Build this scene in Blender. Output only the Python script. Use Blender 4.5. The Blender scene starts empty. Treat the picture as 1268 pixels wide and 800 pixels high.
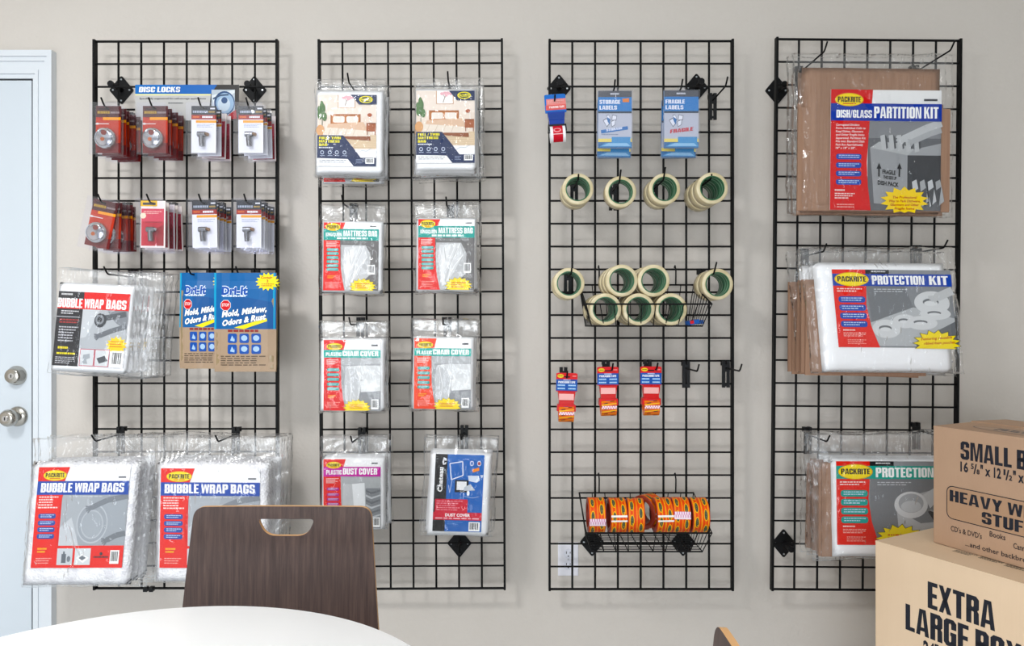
import bpy, bmesh, math, random
from mathutils import Vector, Matrix, noise
rnd = random.Random(7)
S = bpy.context.scene
COL = S.collection
R = math.radians
FPX, EYE, DG, DW = 898.0, 1.21, 2.40, 2.475      # focal length in px, eye height, depth of the grid panels, depth of the wall

# ---------------------------------------------------------------- camera, world, lights, exposure
cam = bpy.data.cameras.new('camera'); cam.sensor_width = 36; cam.lens = FPX/1268*36
co = bpy.data.objects.new('camera', cam); COL.objects.link(co)
co.location = (0, 0, EYE); co.rotation_euler = (R(90), 0, 0); S.camera = co
S.view_settings.view_transform = 'Standard'; S.view_settings.look = 'None'
S.view_settings.gamma = 1; S.view_settings.use_curve_mapping = False
S.view_settings.exposure = -0.1
wd = bpy.data.worlds.new('world'); S.world = wd; wd.use_nodes = True
wd.node_tree.nodes['Background'].inputs[0].default_value = (.86, .93, 1, 1)
wd.node_tree.nodes['Background'].inputs[1].default_value = 0.54
S.cycles.transparent_max_bounces = 40; S.cycles.max_bounces = 8
def area(name, loc, aim, sx, sy, watts, col):
    l = bpy.data.lights.new(name, 'AREA'); l.shape = 'RECTANGLE'; l.size = sx; l.size_y = sy; l.energy = watts; l.color = col
    o = bpy.data.objects.new(name, l); COL.objects.link(o); o.location = loc
    o.rotation_euler = (Vector(aim)-Vector(loc)).to_track_quat('-Z', 'Y').to_euler()
area('ceiling_lamp', (-1.35, .3, 2.7), (-1.35, .3, 0), .5, .5, 56, (.98, .99, 1))
area('ceiling_lamp', (.15, .3, 2.7), (.15, .3, 0), .5, .5, 10, (1, .97, .93))
area('window_light', (-1.2, -2.9, .95), (-.5, 2.4, .7), 2.4, 1.8, 92, (.92, .96, 1))
area('window_light', (.4, -3.0, .8), (.2, 2.4, .4), 1.6, 1.5, 24, (.86, .94, 1))

# ---------------------------------------------------------------- helpers
def lin(c):
    c = c/255; return c/12.92 if c <= .04045 else ((c+.055)/1.055)**2.4
def rgb(c):
    if isinstance(c, str): c = tuple(int(c[i:i+2], 16) for i in (0, 2, 4))
    return tuple(lin(v) for v in c)+(1,)
MATS = {}
def mat(c, rough=.45, metal=0, name=None, **kw):
    key = (c if isinstance(c, str) else tuple(c), rough, metal, name)
    if key in MATS: return MATS[key]
    m = bpy.data.materials.new(name or 'print_'+(c if isinstance(c, str) else 'colour')); m.use_nodes = True
    b = m.node_tree.nodes['Principled BSDF']
    b.inputs['Base Color'].default_value = rgb(c); b.inputs['Roughness'].default_value = rough; b.inputs['Metallic'].default_value = metal
    if name is None:        # printed inks: ink is deeper than the lit paper of the photograph, little sheen of its own
        r0 = rgb(c); g = sum(r0[:3])/3
        b.inputs['Base Color'].default_value = tuple(max(0, min(1, (g+(v-g)*1.1)*.92)) for v in r0[:3])+(1,)
        b.inputs['Specular IOR Level'].default_value = .25
    for k, v in kw.items(): b.inputs[k].default_value = v
    MATS[key] = m; return m
def tex(m, kind, scale, coord='Object', stretch=(1, 1, 1), **kw):
    nt = m.node_tree; N = nt.nodes
    tc = N.new('ShaderNodeTexCoord'); mp = N.new('ShaderNodeMapping'); mp.inputs['Scale'].default_value = stretch
    t = N.new('ShaderNodeTex'+kind); t.inputs['Scale'].default_value = scale
    for k, v in kw.items():
        if k in t.inputs: t.inputs[k].default_value = v
        else: setattr(t, k, v)
    nt.links.new(tc.outputs[coord], mp.inputs[0]); nt.links.new(mp.outputs[0], t.inputs['Vector']); return t
def bump(m, out, strength, dist, shader=None):
    nt = m.node_tree; b = nt.nodes.new('ShaderNodeBump'); b.inputs['Strength'].default_value = strength; b.inputs['Distance'].default_value = dist
    nt.links.new(out, b.inputs['Height'])
    nt.links.new(b.outputs[0], (shader or nt.nodes['Principled BSDF']).inputs['Normal']); return b
def ramp(m, src, stops, dst='Base Color'):
    nt = m.node_tree; r = nt.nodes.new('ShaderNodeValToRGB'); e = r.color_ramp.elements
    e[0].position, e[0].color = stops[0][0], rgb(stops[0][1]); e[1].position, e[1].color = stops[-1][0], rgb(stops[-1][1])
    for p, c in stops[1:-1]:
        x = e.new(p); x.color = rgb(c)
    nt.links.new(src, r.inputs[0]); nt.links.new(r.outputs[0], nt.nodes['Principled BSDF'].inputs[dst])

M = {}
M['wall'] = mat('cec7bf', .8, name='wall_paint'); t = tex(M['wall'], 'Noise', 90, Detail=3); bump(M['wall'], t.outputs[0], .35, .004)
M['floor'] = mat('cdd1d4', .5, name='floor_tile'); t = tex(M['floor'], 'Noise', 14, Detail=6); ramp(M['floor'], t.outputs[0], [(.3, 'c4c8cb'), (.7, 'd6dadd')])
M['ceil'] = mat('e8e8e4', .8, name='ceiling_paint')
M['trim'] = mat('d8dde2', .35, name='white_gloss_paint')
M['door'] = mat('cbd3da', .38, name='door_paint'); t = tex(M['door'], 'Noise', 30, stretch=(1, 1, .15)); bump(M['door'], t.outputs[0], .1, .002)
M['gap'] = mat('15171a', .8, name='dark_gap')
M['black'] = mat('040405', .6, name='black_powder_coat', **{'Specular IOR Level': .22})
M['plate'] = mat('07070a', .55, name='black_bracket', **{'Specular IOR Level': .25})
M['dark'] = mat('0b0c0f', .5, name='hook_plate', **{'Specular IOR Level': .3})
M['screw'] = mat('c8ccd0', .3, .6, name='screw_head')
M['nickel'] = mat('b8b4ac', .22, 1, name='brushed_nickel')
M['chrome'] = mat('cfd0d2', .10, 1, name='chrome')
M['pin'] = mat('8e8f90', .22, 1, name='pin_metal')
M['white'] = mat('ffffff', .3, name='white_laminate')
M['edge'] = mat('c8ccd0', .4, name='table_edge')
M['outlet'] = mat('ecebf2', .3, name='outlet_plastic')
M['pad'] = mat('f2f3f6', .45, name='folded_white_plastic'); t = tex(M['pad'], 'Noise', 22, stretch=(1, 1, 1.6), Detail=3); bump(M['pad'], t.outputs[0], .45, .006)
M['bubble'] = mat('e9e9ec', .3, name='bubble_wrap'); t = tex(M['bubble'], 'Voronoi', 150); bump(M['bubble'], t.outputs[0], .7, .003)
t2 = tex(M['bubble'], 'Noise', 40); ramp(M['bubble'], t2.outputs[0], [(.3, 'd9d8de'), (.7, 'f8f8fa')])
M['card'] = mat('94705a', .75, name='cardboard_insert'); t = tex(M['card'], 'Noise', 8, stretch=(14, 14, .6)); ramp(M['card'], t.outputs[0], [(.3, '8e6c56'), (.7, '9d7a62')])
def board(name, a, b):
    m = mat(a, .7, name=name)
    t = tex(m, 'Wave', 55, stretch=(1, 1, .02), Distortion=1.5); bump(m, t.outputs[1], .1, .001)
    t = tex(m, 'Noise', 6, stretch=(1, 1, .5), Detail=5); ramp(m, t.outputs[0], [(.25, a), (.75, b)]); return m
M['box_s'] = board('cardboard_brown', 'ab8a70', 'b59478')
M['box_x'] = board('cardboard_tan', 'dcc0a0', 'e4c9aa')
m = M['wood'] = mat('4c3a33', .36, name='dark_walnut_laminate', **{'Specular IOR Level': .3})
t = tex(m, 'Noise', 4, stretch=(34, 34, 1.1), Detail=7, Roughness=.65); ramp(m, t.outputs[0], [(.28, '2e1d17'), (.5, '42302a'), (.72, '544038')])
M['ply'] = mat('c89a68', .5, name='plywood_edge')
M['tape'] = mat('cdbf98', .3, name='clear_packing_tape', **{'Transmission Weight': .0})
t = tex(M['tape'], 'Noise', 30, stretch=(1, 3, 1)); ramp(M['tape'], t.outputs[0], [(.3, 'bcab7e'), (.7, 'd9ccaa')])
M['core'] = mat('2c8450', .4, name='green_core'); t = tex(M['core'], 'Wave', 14, bands_direction='Y', Distortion=2); ramp(M['core'], t.outputs[0], [(.2, '1f5c38'), (.7, '4a9465'), (1, 'a5cdb0')])
M['orange'] = mat('e2571f', .25, name='orange_print')
M['maroon'] = mat('5a1c1c', .3, name='maroon_card')

def film(name, tint, base, blend, milk, bumpy, bscale, crease_=.3):
    m = bpy.data.materials.new(name); m.use_nodes = True; nt = m.node_tree; N = nt.nodes; L = nt.links
    N.remove(N['Principled BSDF']); out = N['Material Output']
    tr = N.new('ShaderNodeBsdfTransparent'); tr.inputs[0].default_value = rgb(tint)
    gl = N.new('ShaderNodeBsdfGlossy'); gl.inputs['Roughness'].default_value = .09; gl.inputs[0].default_value = (1, 1, 1, 1)
    df = N.new('ShaderNodeBsdfDiffuse'); df.inputs[0].default_value = (.95, .96, .98, 1)
    t = tex(m, 'Noise', bscale, stretch=(1.5, 1.5, .6), Detail=3, Distortion=1.6, noise_type='RIDGED_MULTIFRACTAL')
    b = N.new('ShaderNodeBump'); b.inputs['Strength'].default_value = bumpy; b.inputs['Distance'].default_value = .008
    L.new(t.outputs[0], b.inputs['Height']); L.new(b.outputs[0], gl.inputs['Normal'])
    lw = N.new('ShaderNodeLayerWeight'); lw.inputs[0].default_value = blend; L.new(b.outputs[0], lw.inputs['Normal'])
    ma = N.new('ShaderNodeMath'); ma.operation = 'MULTIPLY_ADD'; ma.inputs[1].default_value = .55; ma.inputs[2].default_value = base; ma.use_clamp = True
    L.new(lw.outputs['Fresnel'], ma.inputs[0])
    t3 = tex(m, 'Noise', bscale*.8, stretch=(2.2, 2.2, .5), Detail=2, Distortion=2.2, noise_type='RIDGED_MULTIFRACTAL')
    cr = N.new('ShaderNodeMapRange'); cr.inputs['From Min'].default_value = .82; cr.inputs['From Max'].default_value = 1.25; cr.inputs['To Min'].default_value = milk; cr.inputs['To Max'].default_value = crease_; L.new(t3.outputs[0], cr.inputs[0])
    m1 = N.new('ShaderNodeMixShader'); L.new(cr.outputs[0], m1.inputs[0]); L.new(tr.outputs[0], m1.inputs[1]); L.new(df.outputs[0], m1.inputs[2])
    m2 = N.new('ShaderNodeMixShader'); L.new(ma.outputs[0], m2.inputs[0]); L.new(m1.outputs[0], m2.inputs[1]); L.new(gl.outputs[0], m2.inputs[2])
    L.new(m2.outputs[0], out.inputs[0]); return m
M['film'] = film('clear_plastic_film', 'ffffff', .025, .11, .012, 1.0, 22, .42)
M['shell'] = film('clear_blister', 'fcfcff', .04, .10, .012, .3, 14, .16)
M['film_soft'] = film('hazy_plastic_film', 'ffffff', .03, .11, .018, 1.0, 20, .6)

def P(px, py, d=DG): return Vector(((px-634)*d/FPX, d, EYE-(py-400)*d/FPX))

class MB:
    def __init__(s): s.v, s.f, s.m, s.mats, s.sm = [], [], [], [], []
    def mi(s, m):
        if m not in s.mats: s.mats.append(m)
        return s.mats.index(m)
    def add(s, vs, fs, m, smooth=False):
        o = len(s.v); s.v += [tuple(v) for v in vs]; k = s.mi(m)
        for f in fs: s.f.append(tuple(i+o for i in f)); s.m.append(k); s.sm.append(smooth)
        return s
    def box(s, a, b, m, mtx=None):
        x0, y0, z0 = a; x1, y1, z1 = b
        vs = [Vector(p) for p in ((x0,y0,z0),(x1,y0,z0),(x1,y1,z0),(x0,y1,z0),(x0,y0,z1),(x1,y0,z1),(x1,y1,z1),(x0,y1,z1))]
        if mtx: vs = [mtx@v for v in vs]
        return s.add(vs, [(3,2,1,0),(4,5,6,7),(0,1,5,4),(1,2,6,5),(2,3,7,6),(3,0,4,7)], m)
    def tube(s, pts, r, m, n=6, cap=True):
        pts = [Vector(p) for p in pts]; vs = []; fs = []
        for i, p in enumerate(pts):
            d = (pts[min(i+1, len(pts)-1)]-pts[max(i-1, 0)]).normalized()
            a = d.orthogonal().normalized() if i == 0 else (a-a.dot(d)*d).normalized()
            b = d.cross(a)
            for k in range(n):
                t = 2*math.pi*k/n; vs.append(p+r*(math.cos(t)*a+math.sin(t)*b))
        for i in range(len(pts)-1):
            for k in range(n): fs.append((i*n+k, i*n+(k+1) % n, (i+1)*n+(k+1) % n, (i+1)*n+k))
        if cap: fs += [tuple(reversed(range(n))), tuple(range((len(pts)-1)*n, len(pts)*n))]
        return s.add(vs, fs, m, True)
    def lathe(s, prof, m, axis='Y', n=32, c=(0, 0, 0), closed=False, smooth=True):
        # prof: (radius, height along the axis)
        vs = []; fs = []; c = Vector(c); k = len(prof)
        for i in range(n):
            t = 2*math.pi*i/n; a, b = math.cos(t), math.sin(t)
            for r, h in prof:
                vs.append(c+Vector({'Y': (r*a, h, r*b), 'X': (h, r*a, r*b), 'Z': (r*a, r*b, h)}[axis]))
        for i in range(n):
            j = (i+1) % n
            for q in range(k if closed else k-1): w = (q+1) % k; fs.append((i*k+q, i*k+w, j*k+w, j*k+q))
        return s.add(vs, fs, m, smooth)
    def prism(s, poly, y0, y1, m, side=None):
        n = len(poly); vs = [(x, y0, z) for x, z in poly]+[(x, y1, z) for x, z in poly]
        s.add(vs, [tuple(range(n)), tuple(reversed(range(n, 2*n)))], m)
        return s.add(vs, [(i, (i+1) % n, (i+1) % n+n, i+n) for i in range(n)], side or m)
    def mesh(s, name, recalc=True, edge_smooth=True):
        me = bpy.data.meshes.new(name); me.from_pydata(s.v, [], s.f)
        for m in s.mats: me.materials.append(m)
        me.polygons.foreach_set('material_index', s.m); me.polygons.foreach_set('use_smooth', s.sm)
        if recalc:
            b = bmesh.new(); b.from_mesh(me); bmesh.ops.recalc_face_normals(b, faces=b.faces); b.to_mesh(me); b.free()
        if edge_smooth and any(s.sm): me.set_sharp_from_angle(angle=R(50))
        return me
    def build(s, name, parent=None, loc=None, recalc=True, edge_smooth=True):
        return link(name, s.mesh(name, recalc, edge_smooth), parent, loc)
def link(name, me, parent=None, loc=None, rot=None):
    o = bpy.data.objects.new(name, me); COL.objects.link(o)
    if parent: o.parent = parent
    if loc is not None: o.location = loc
    if rot is not None: o.rotation_euler = rot
    return o
def tag(o, label, cat, group=None):
    o['label'] = label; o['category'] = cat
    if group: o['group'] = group
    return o
def thing(name, label, cat, loc, group=None, rot=(0, 0, 0)):
    o = bpy.data.objects.new(name, None); COL.objects.link(o); o.location = loc; o.rotation_euler = rot; o.empty_display_size = .02
    return tag(o, label, cat, group)
def struct(o): o['kind'] = 'structure'; return o
def dup(root, loc, label, rot=None):
    r = root.copy(); COL.objects.link(r); r.location = loc; r['label'] = label
    if rot is not None: r.rotation_euler = rot
    for ch in list(root.children):
        c = ch.copy(); COL.objects.link(c); c.parent = r
        for g in list(ch.children):
            d = g.copy(); COL.objects.link(d); d.parent = c
    return r
ORD = ['front', 'second', 'third', 'fourth', 'fifth', 'sixth', 'seventh']

# ---------------------------------------------------------------- flat print: art drawn in percent of a sheet, u right, v down
TXT = {}
def text_geo(body, bold):
    k = (body, bold)
    if k in TXT: return TXT[k]
    c = bpy.data.curves.new('lettering', 'FONT'); c.body = body; c.offset = bold; c.resolution_u = 2
    if bold > .03: c.space_character = 1.0+bold*1.2
    o = bpy.data.objects.new('lettering', c); COL.objects.link(o)
    me = bpy.data.meshes.new_from_object(o)
    vs = [(v.co.x, v.co.y) for v in me.vertices]; fs = [tuple(p.vertices) for p in me.polygons]
    bpy.data.objects.remove(o); bpy.data.curves.remove(c); bpy.data.meshes.remove(me)
    TXT[k] = (vs, fs); return TXT[k]
# heavy condensed capitals for the big lettering: lists of polygons in a cell 1 high
def _glyphs():
    S_, B_, W_ = .205, .155, .5; G = {}
    def rc(a, b, c, d): return [(a, b), (c, b), (c, d), (a, d)]
    def ring(y0, y1, skip=(), w=W_, c=.11, sq_left=False):
        ci = c*.35; o = [(w, y0+c), (w, y1-c), (w-c, y1), (c, y1), (0, y1-c), (0, y0+c), (c, y0), (w-c, y0)]
        i = [(w-S_, y0+B_+ci), (w-S_, y1-B_-ci), (w-S_-ci, y1-B_), (S_+ci, y1-B_), (S_, y1-B_-ci), (S_, y0+B_+ci), (S_+ci, y0+B_), (w-S_-ci, y0+B_)]
        if sq_left: o[3] = (0, y1); o[4] = (0, y1); o[5] = (0, y0); o[6] = (0, y0)
        return [[o[k], o[(k+1) % 8], i[(k+1) % 8], i[k]] if o[k] != o[(k+1) % 8] else [o[k], i[(k+1) % 8], i[k]] for k in range(8) if k not in skip]
    L_ = rc(0, 0, S_, 1)
    G['O'] = ring(0, 1); G['D'] = ring(0, 1, sq_left=True)
    G['C'] = ring(0, 1, (0,))+[rc(W_-S_, .62, W_, .89), rc(W_-S_, .11, W_, .38)]
    G['G'] = ring(0, 1, (0,))+[rc(W_-S_, .64, W_, .89), rc(W_-S_, .11, W_, .4), rc(W_*.52, .4, W_, .53)]
    G['U'] = ring(0, 1, (0, 1, 2, 3, 4))+[rc(0, .11, S_, 1), rc(W_-S_, .11, W_, 1)]
    G['B'] = ring(.44, 1, sq_left=True)+ring(0, .56, sq_left=True)
    G['P'] = ring(.40, 1, sq_left=True)+[rc(0, 0, S_, .5)]
    G['R'] = ring(.44, 1, sq_left=True)+[rc(0, 0, S_, .5), [(W_-S_, 0), (W_, 0), (W_-.01, .42), (W_-.09, .51), (W_-S_-.04, .5), (W_-S_, .42)]]
    G['S'] = ring(.5-B_*.5, 1, (0, 6, 7, 5))+ring(0, .5+B_*.5, (2, 3, 4))+[rc(W_-S_, .68, W_, .89), rc(0, .11, S_, .32), [(0, .53), (S_, .53), (.40, .47), (W_-.02, .52), (.12, .60), (0, .56)], [(.05, .48), (.40, .575), (W_-.1, .44), (.3, .42)]]
    G['E'] = [L_, rc(S_, 0, .42, B_), rc(S_, 1-B_, .42, 1), rc(S_, .43, .39, .43+B_)]; G['F'] = [L_, rc(S_, 1-B_, .42, 1), rc(S_, .42, .38, .42+B_)]
    G['L'] = [L_, rc(S_, 0, .41, B_)]; G['I'] = [L_]; G['H'] = [L_, rc(W_-S_, 0, W_, 1), rc(S_, .43, W_-S_, .58)]
    G['T'] = [rc(0, 1-B_, .48, 1), rc(.24-S_/2, 0, .24+S_/2, 1-B_)]
    G['A'] = [[(0, 0), (.17, 0), (.29, 1), (.14, 1)], [(.38, 0), (.55, 0), (.41, 1), (.26, 1)], rc(.17, .17, .38, .31)]
    G['V'] = [[(0, 1), (.18, 1), (.30, 0), (.17, 0)], [(.37, 1), (.54, 1), (.38, 0), (.25, 0)]]
    G['W'] = [[(0, 1), (.16, 1), (.24, 0), (.10, 0)], [(.14, 0), (.25, 0), (.40, 1), (.30, 1)], [(.33, 1), (.45, 1), (.58, 0), (.46, 0)], [(.48, 0), (.62, 0), (.72, 1), (.56, 1)]]
    G['X'] = [[(0, 1), (.18, 1), (.53, 0), (.34, 0)], [(0, 0), (.18, 0), (.53, 1), (.35, 1)]]
    G['Y'] = [[(0, 1), (.18, 1), (.35, .42), (.17, .42)], [(.34, 1), (.52, 1), (.35, .42), (.17, .42)], rc(.17, 0, .35, .42)]
    G['K'] = [L_, [(S_, .38), (S_, .62), (.34, 1), (.52, 1)], [(.22, .56), (.34, .72), (.54, 0), (.35, 0)]]
    G['M'] = [rc(0, 0, .16, 1), rc(.52, 0, .68, 1), [(.13, 1), (.24, 1), (.38, 0), (.28, 0)], [(.30, 0), (.40, 0), (.55, 1), (.44, 1)]]
    G['N'] = [rc(0, 0, .16, 1), rc(.37, 0, .53, 1), [(.12, 1), (.22, 1), (.41, 0), (.31, 0)]]
    G['/'] = [[(0, 0), (.1, 0), (.3, 1), (.2, 1)]]
    return G
GLY = _glyphs()
def block_geo(body):
    vs, fs, x = [], [], 0
    for ch in body:
        if ch == ' ': x += .2; continue
        w = 0
        for p in GLY[ch]:
            k = len(vs); vs += [(x+a, b*.72) for a, b in p]; fs.append(tuple(range(k, k+len(p)))); w = max(w, max(a for a, b in p))
        x += w+.055
    return vs, fs
class Art:
    def __init__(s, w, h, cx=0, top=0, eps=5e-5):
        s.w, s.h, s.cx, s.top, s.eps, s.l, s.mb = w, h, cx, top, eps, 0, MB()
    def _add(s, pts, fs, c, rough=.4):
        s.l += 1
        s.mb.add([(s.cx+(u/100-.5)*s.w, -s.l*s.eps, s.top-v/100*s.h) for u, v in pts], fs, mat(c, rough) if not hasattr(c, 'node_tree') else c)
    def poly(s, pts, c): s._add(pts, [tuple(range(len(pts)))], c)
    def rect(s, a, b, x, y, c): s.poly([(a, b), (x, b), (x, y), (a, y)], c)
    def ell(s, cx, cy, rx, ry, c, n=28): s.poly([(cx+rx*math.cos(2*math.pi*i/n), cy+ry*math.sin(2*math.pi*i/n)) for i in range(n)], c)
    def rrect(s, a, b, x, y, c, ru=2, rv=None):
        rv = rv or ru*s.w/s.h; p = []
        for cx, cy, t0 in ((x-ru, y-rv, 0), (a+ru, y-rv, 90), (a+ru, b+rv, 180), (x-ru, b+rv, 270)):
            for k in range(5): t = R(t0+22.5*k); p.append((cx+ru*math.cos(t), cy+rv*math.sin(t)))
        s.poly(p, c)
    def star(s, cx, cy, rx, ry, c, n=16, inner=.72, clip=None, out=None):
        if out: s.star(cx, cy, rx*1.05, ry*1.05, out, n, inner, clip)
        s.l += 1; p = [(cx, min(cy, clip or 1e9))]
        for i in range(2*n):
            t = math.pi*i/n; k = 1 if i % 2 else inner
            p.append((cx+rx*k*math.cos(t), min(cy+ry*k*math.sin(t), clip or 1e9)))
        s.l -= 1; s._add(p, [(0, i+1, (i+1) % (2*n)+1) for i in range(2*n)], c)
    def line(s, pts, wd, c):
        asp = s.w/s.h
        for (a, b), (x, y) in zip(pts, pts[1:]):
            dx, dy = (x-a), (y-b)/asp; L = math.hypot(dx, dy) or 1; nx, ny = -dy/L*wd/2, dx/L*wd/2*asp
            s.l -= 1 if (a, b) != pts[0] else 0
            s.poly([(a+nx, b+ny), (x+nx, y+ny), (x-nx, y-ny), (a-nx, b-ny)], c)
    def frame(s, a, b, x, y, wd, c):
        wv = wd*s.w/s.h
        s.rect(a, b, x, b+wv, c); s.l -= 1; s.rect(a, y-wv, x, y, c); s.l -= 1; s.rect(a, b, a+wd, y, c); s.l -= 1; s.rect(x-wd, b, x, y, c)
    def text(s, body, x0, x1, ytop, ybot, c, bold=.03, shear=0, rise=0, outline=None, osz=1.0):
        # letters whose capitals stand between ytop and ybot, set to the width x0..x1; rise: v change over the width
        def put(b, col, dx=0, dy=0):
            vs, fs = block_geo(body) if bold > .042 and not outline and all(ch == ' ' or ch in GLY for ch in body) else text_geo(body, b)
            mx0 = min(v[0] for v in vs); mx1 = max(v[0] for v in vs); hh = .72
            sx = (x1-x0)/(mx1-mx0); sy = (ybot-ytop)/hh
            s._add([(x0+dx+(x-mx0)*sx+shear*y*sy*s.h/s.w, ybot+dy-y*sy+rise*(x-mx0)/(mx1-mx0)) for x, y in vs], fs, col)
        if outline: put(bold+.05*osz, outline)
        put(bold, c)
    def scrib(s, x0, y0, x1, y1, rows, c, fill=.55, rise=0):
        # lines of print too small to read
        s.l += 1; hv = (y1-y0)/rows; rr = random.Random(int(x0*7+y0*13)); vs = []; fs = []
        for r_ in range(rows):
            u = x0; end = x1-(x1-x0)*rr.random()*.3*(r_ > 0)
            while u < end:
                w = min(rr.uniform(.05, .16)*(x1-x0), end-u); v = y0+r_*hv; k = len(vs); q = rise*(u-x0)/(x1-x0)
                vs += [(u, v+q), (u+w, v+q), (u+w, v+hv*fill+q), (u, v+hv*fill+q)]; fs.append((k, k+1, k+2, k+3)); u += w+.03*(x1-x0)
        s.l -= 1; s._add(vs, fs, c)
    def barcode(s, a, b, x, y):
        s.rect(a, b, x, y, 'f6f6f6'); vs = []; fs = []; rr = random.Random(3); u = a+(x-a)*.1
        while u < x-(x-a)*.12:
            w = rr.choice((.03, .05, .08))*(x-a); k = len(vs); t, d = b+(y-b)*.1, b+(y-b)*.8
            vs += [(u, t), (u+w, t), (u+w, d), (u, d)]; fs.append((k, k+1, k+2, k+3)); u += w+rr.choice((.03, .05))*(x-a)
        s._add(vs, fs, '2c2c30')
    def mesh(s, name='printed_label', cuts=None, mapf=None, pl=False):
        me = s.mb.mesh(name, recalc=False)
        b = bmesh.new(); b.from_mesh(me); bmesh.ops.recalc_face_normals(b, faces=b.faces)
        for f in b.faces:
            if f.normal.y > 0: f.normal_flip()
        if mapf:
            x0, x1 = s.cx-s.w/2, s.cx+s.w/2; nx, nz = cuts
            for i in range(1, nx):
                bmesh.ops.bisect_plane(b, geom=b.verts[:]+b.edges[:]+b.faces[:], plane_co=(x0+(x1-x0)*i/nx, 0, 0), plane_no=(1, 0, 0))
            for i in range(1, nz):
                bmesh.ops.bisect_plane(b, geom=b.verts[:]+b.edges[:]+b.faces[:], plane_co=(0, 0, s.top-s.h*i/nz), plane_no=(0, 0, 1))
            if pl:      # displacement taken at the nodes of a triangulated net, so that every layer bends alike
                dx, dz = (x1-x0)/nx, s.h/nz; nrm = Vector((1/dx, 0, -1/dz))
                for i in range(-nz, nx+1):
                    bmesh.ops.bisect_plane(b, geom=b.verts[:]+b.edges[:]+b.faces[:], plane_co=(x0+i*dx, 0, s.top-s.h-0*dz), plane_no=nrm)
                N_ = {}
                def nd(i, j):
                    if (i, j) not in N_: q = Vector((x0+i*dx, 0, s.top-s.h+j*dz)); N_[i, j] = mapf(q)-q
                    return N_[i, j]
                for v in b.verts:
                    fx, fz = (v.co.x-x0)/dx, (v.co.z-s.top+s.h)/dz; i, j = math.floor(fx), math.floor(fz); fx -= i; fz -= j
                    d = nd(i, j)*(1-max(fx, fz))+nd(i+1, j+1)*min(fx, fz)+(nd(i+1, j)*(fx-fz) if fx > fz else nd(i, j+1)*(fz-fx))
                    v.co = v.co+d
            else:
                for v in b.verts: v.co = mapf(v.co)
        b.to_mesh(me); b.free(); return me

# ---------------------------------------------------------------- setting
W0, W1 = -3.3, 3.3
struct(MB().box((W0, DW, 0), (W1, DW+.12, 2.75), M['wall']).build('wall_back'))
struct(MB().box((W0-.12, -3.2, 0), (W0, DW+.12, 2.75), M['wall']).build('wall_left'))
struct(MB().box((W1, -3.2, 0), (W1+.12, DW+.12, 2.75), M['wall']).build('wall_right'))
struct(MB().box((W0-.12, -3.2, -.1), (W1+.12, DW+.12, 0), M['floor']).build('floor'))
struct(MB().box((W0-.12, -3.2, 2.75), (W1+.12, DW+.12, 2.85), M['ceil']).build('ceiling'))
XD1 = P(41, 0, DW).x; XC0 = P(43.5, 0, DW).x; XC1 = P(70, 0, DW).x; ZD = P(0, 98.5, DW).z; ZC = P(0, 65.5, DW).z
struct(MB().box((XC1, DW-.014, 0), (W1, DW, .085), M['trim']).build('baseboard_back'))
XD0 = XD1-.81
# casing: stepped profile, mitred look from nested frames
mb = MB(); wz = XC1-XC0
for a, b, dep in ((0, .16, .012), (.16, .3, .019), (.3, .62, .015), (.62, .78, .021), (.78, 1, .028)):
    xa, xb, za, zb = XC0+wz*a, XC0+wz*b, ZD+(ZC-ZD)*a, ZD+(ZC-ZD)*b
    xl, xk = XD0-.003-wz*a, XD0-.003-wz*b
    mb.prism([(xa, 0), (xb, 0), (xb, zb), (xa, za)], DW-dep, DW, M['trim'])
    mb.prism([(xk, 0), (xl, 0), (xl, za), (xk, zb)], DW-dep, DW, M['trim'])
    mb.prism([(xl, za), (xa, za), (xb, zb), (xk, zb)], DW-dep, DW, M['trim'])
struct(mb.build('trim_1'))
struct(MB().box((XD0-.004, DW-.002, 0), (XC0+.001, DW, ZD+.004), M['gap']).build('door_gap_shade'))  # dark sheet: shadow line in the gap round the door, put in as colour
door = struct(MB().box((XD0, DW-.008, .008), (XD1, DW-.002, ZD-.006), M['door']).build('door_1'))
def knob(name, px, py, prof, scale=1):
    p = P(px, py, DW-.008); o = MB().lathe([(r*scale, -h*scale) for r, h in prof], M['nickel'], n=36).build(name, door, p); return o, p
o, p = knob('deadbolt', 21.5, 465, [(.033, 0), (.033, .006), (.030, .010), (.0275, .022), (.0235, .03), (.022, .031), (0, .031)])
MB().lathe([(.010, -.031), (.010, -.0325), (.0, -.0325)], M['chrome'], n=20).build('keyhole', o)
MB().box((-.0012, -.0334, -.005), (.0012, -.0324, .005), M['gap']).build('key_slot', o)
o, p = knob('door_knob', 22.5, 515.5, [(.034, 0), (.034, .005), (.030, .010), (.016, .014), (.013, .024), (.020, .030), (.0285, .040), (.0285, .052), (.023, .062), (.016, .064), (0, .062)])
MB().lathe([(.010, -.062), (.010, -.0665), (.0, -.0665)], M['chrome'], n=20).build('keyhole', o)
MB().box((-.0012, -.0675, -.005), (.0012, -.0664, .005), M['gap']).build('key_slot', o)
for y0, y1 in ((452, 476), (503, 526)):
    a, b = P(41.6, y1, DW-.009), P(43.6, y0, DW-.009)
    MB().box((a.x, DW-.0095, a.z), (b.x, DW-.0075, b.z), M['gap']).build('strike_gap', door)

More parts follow.
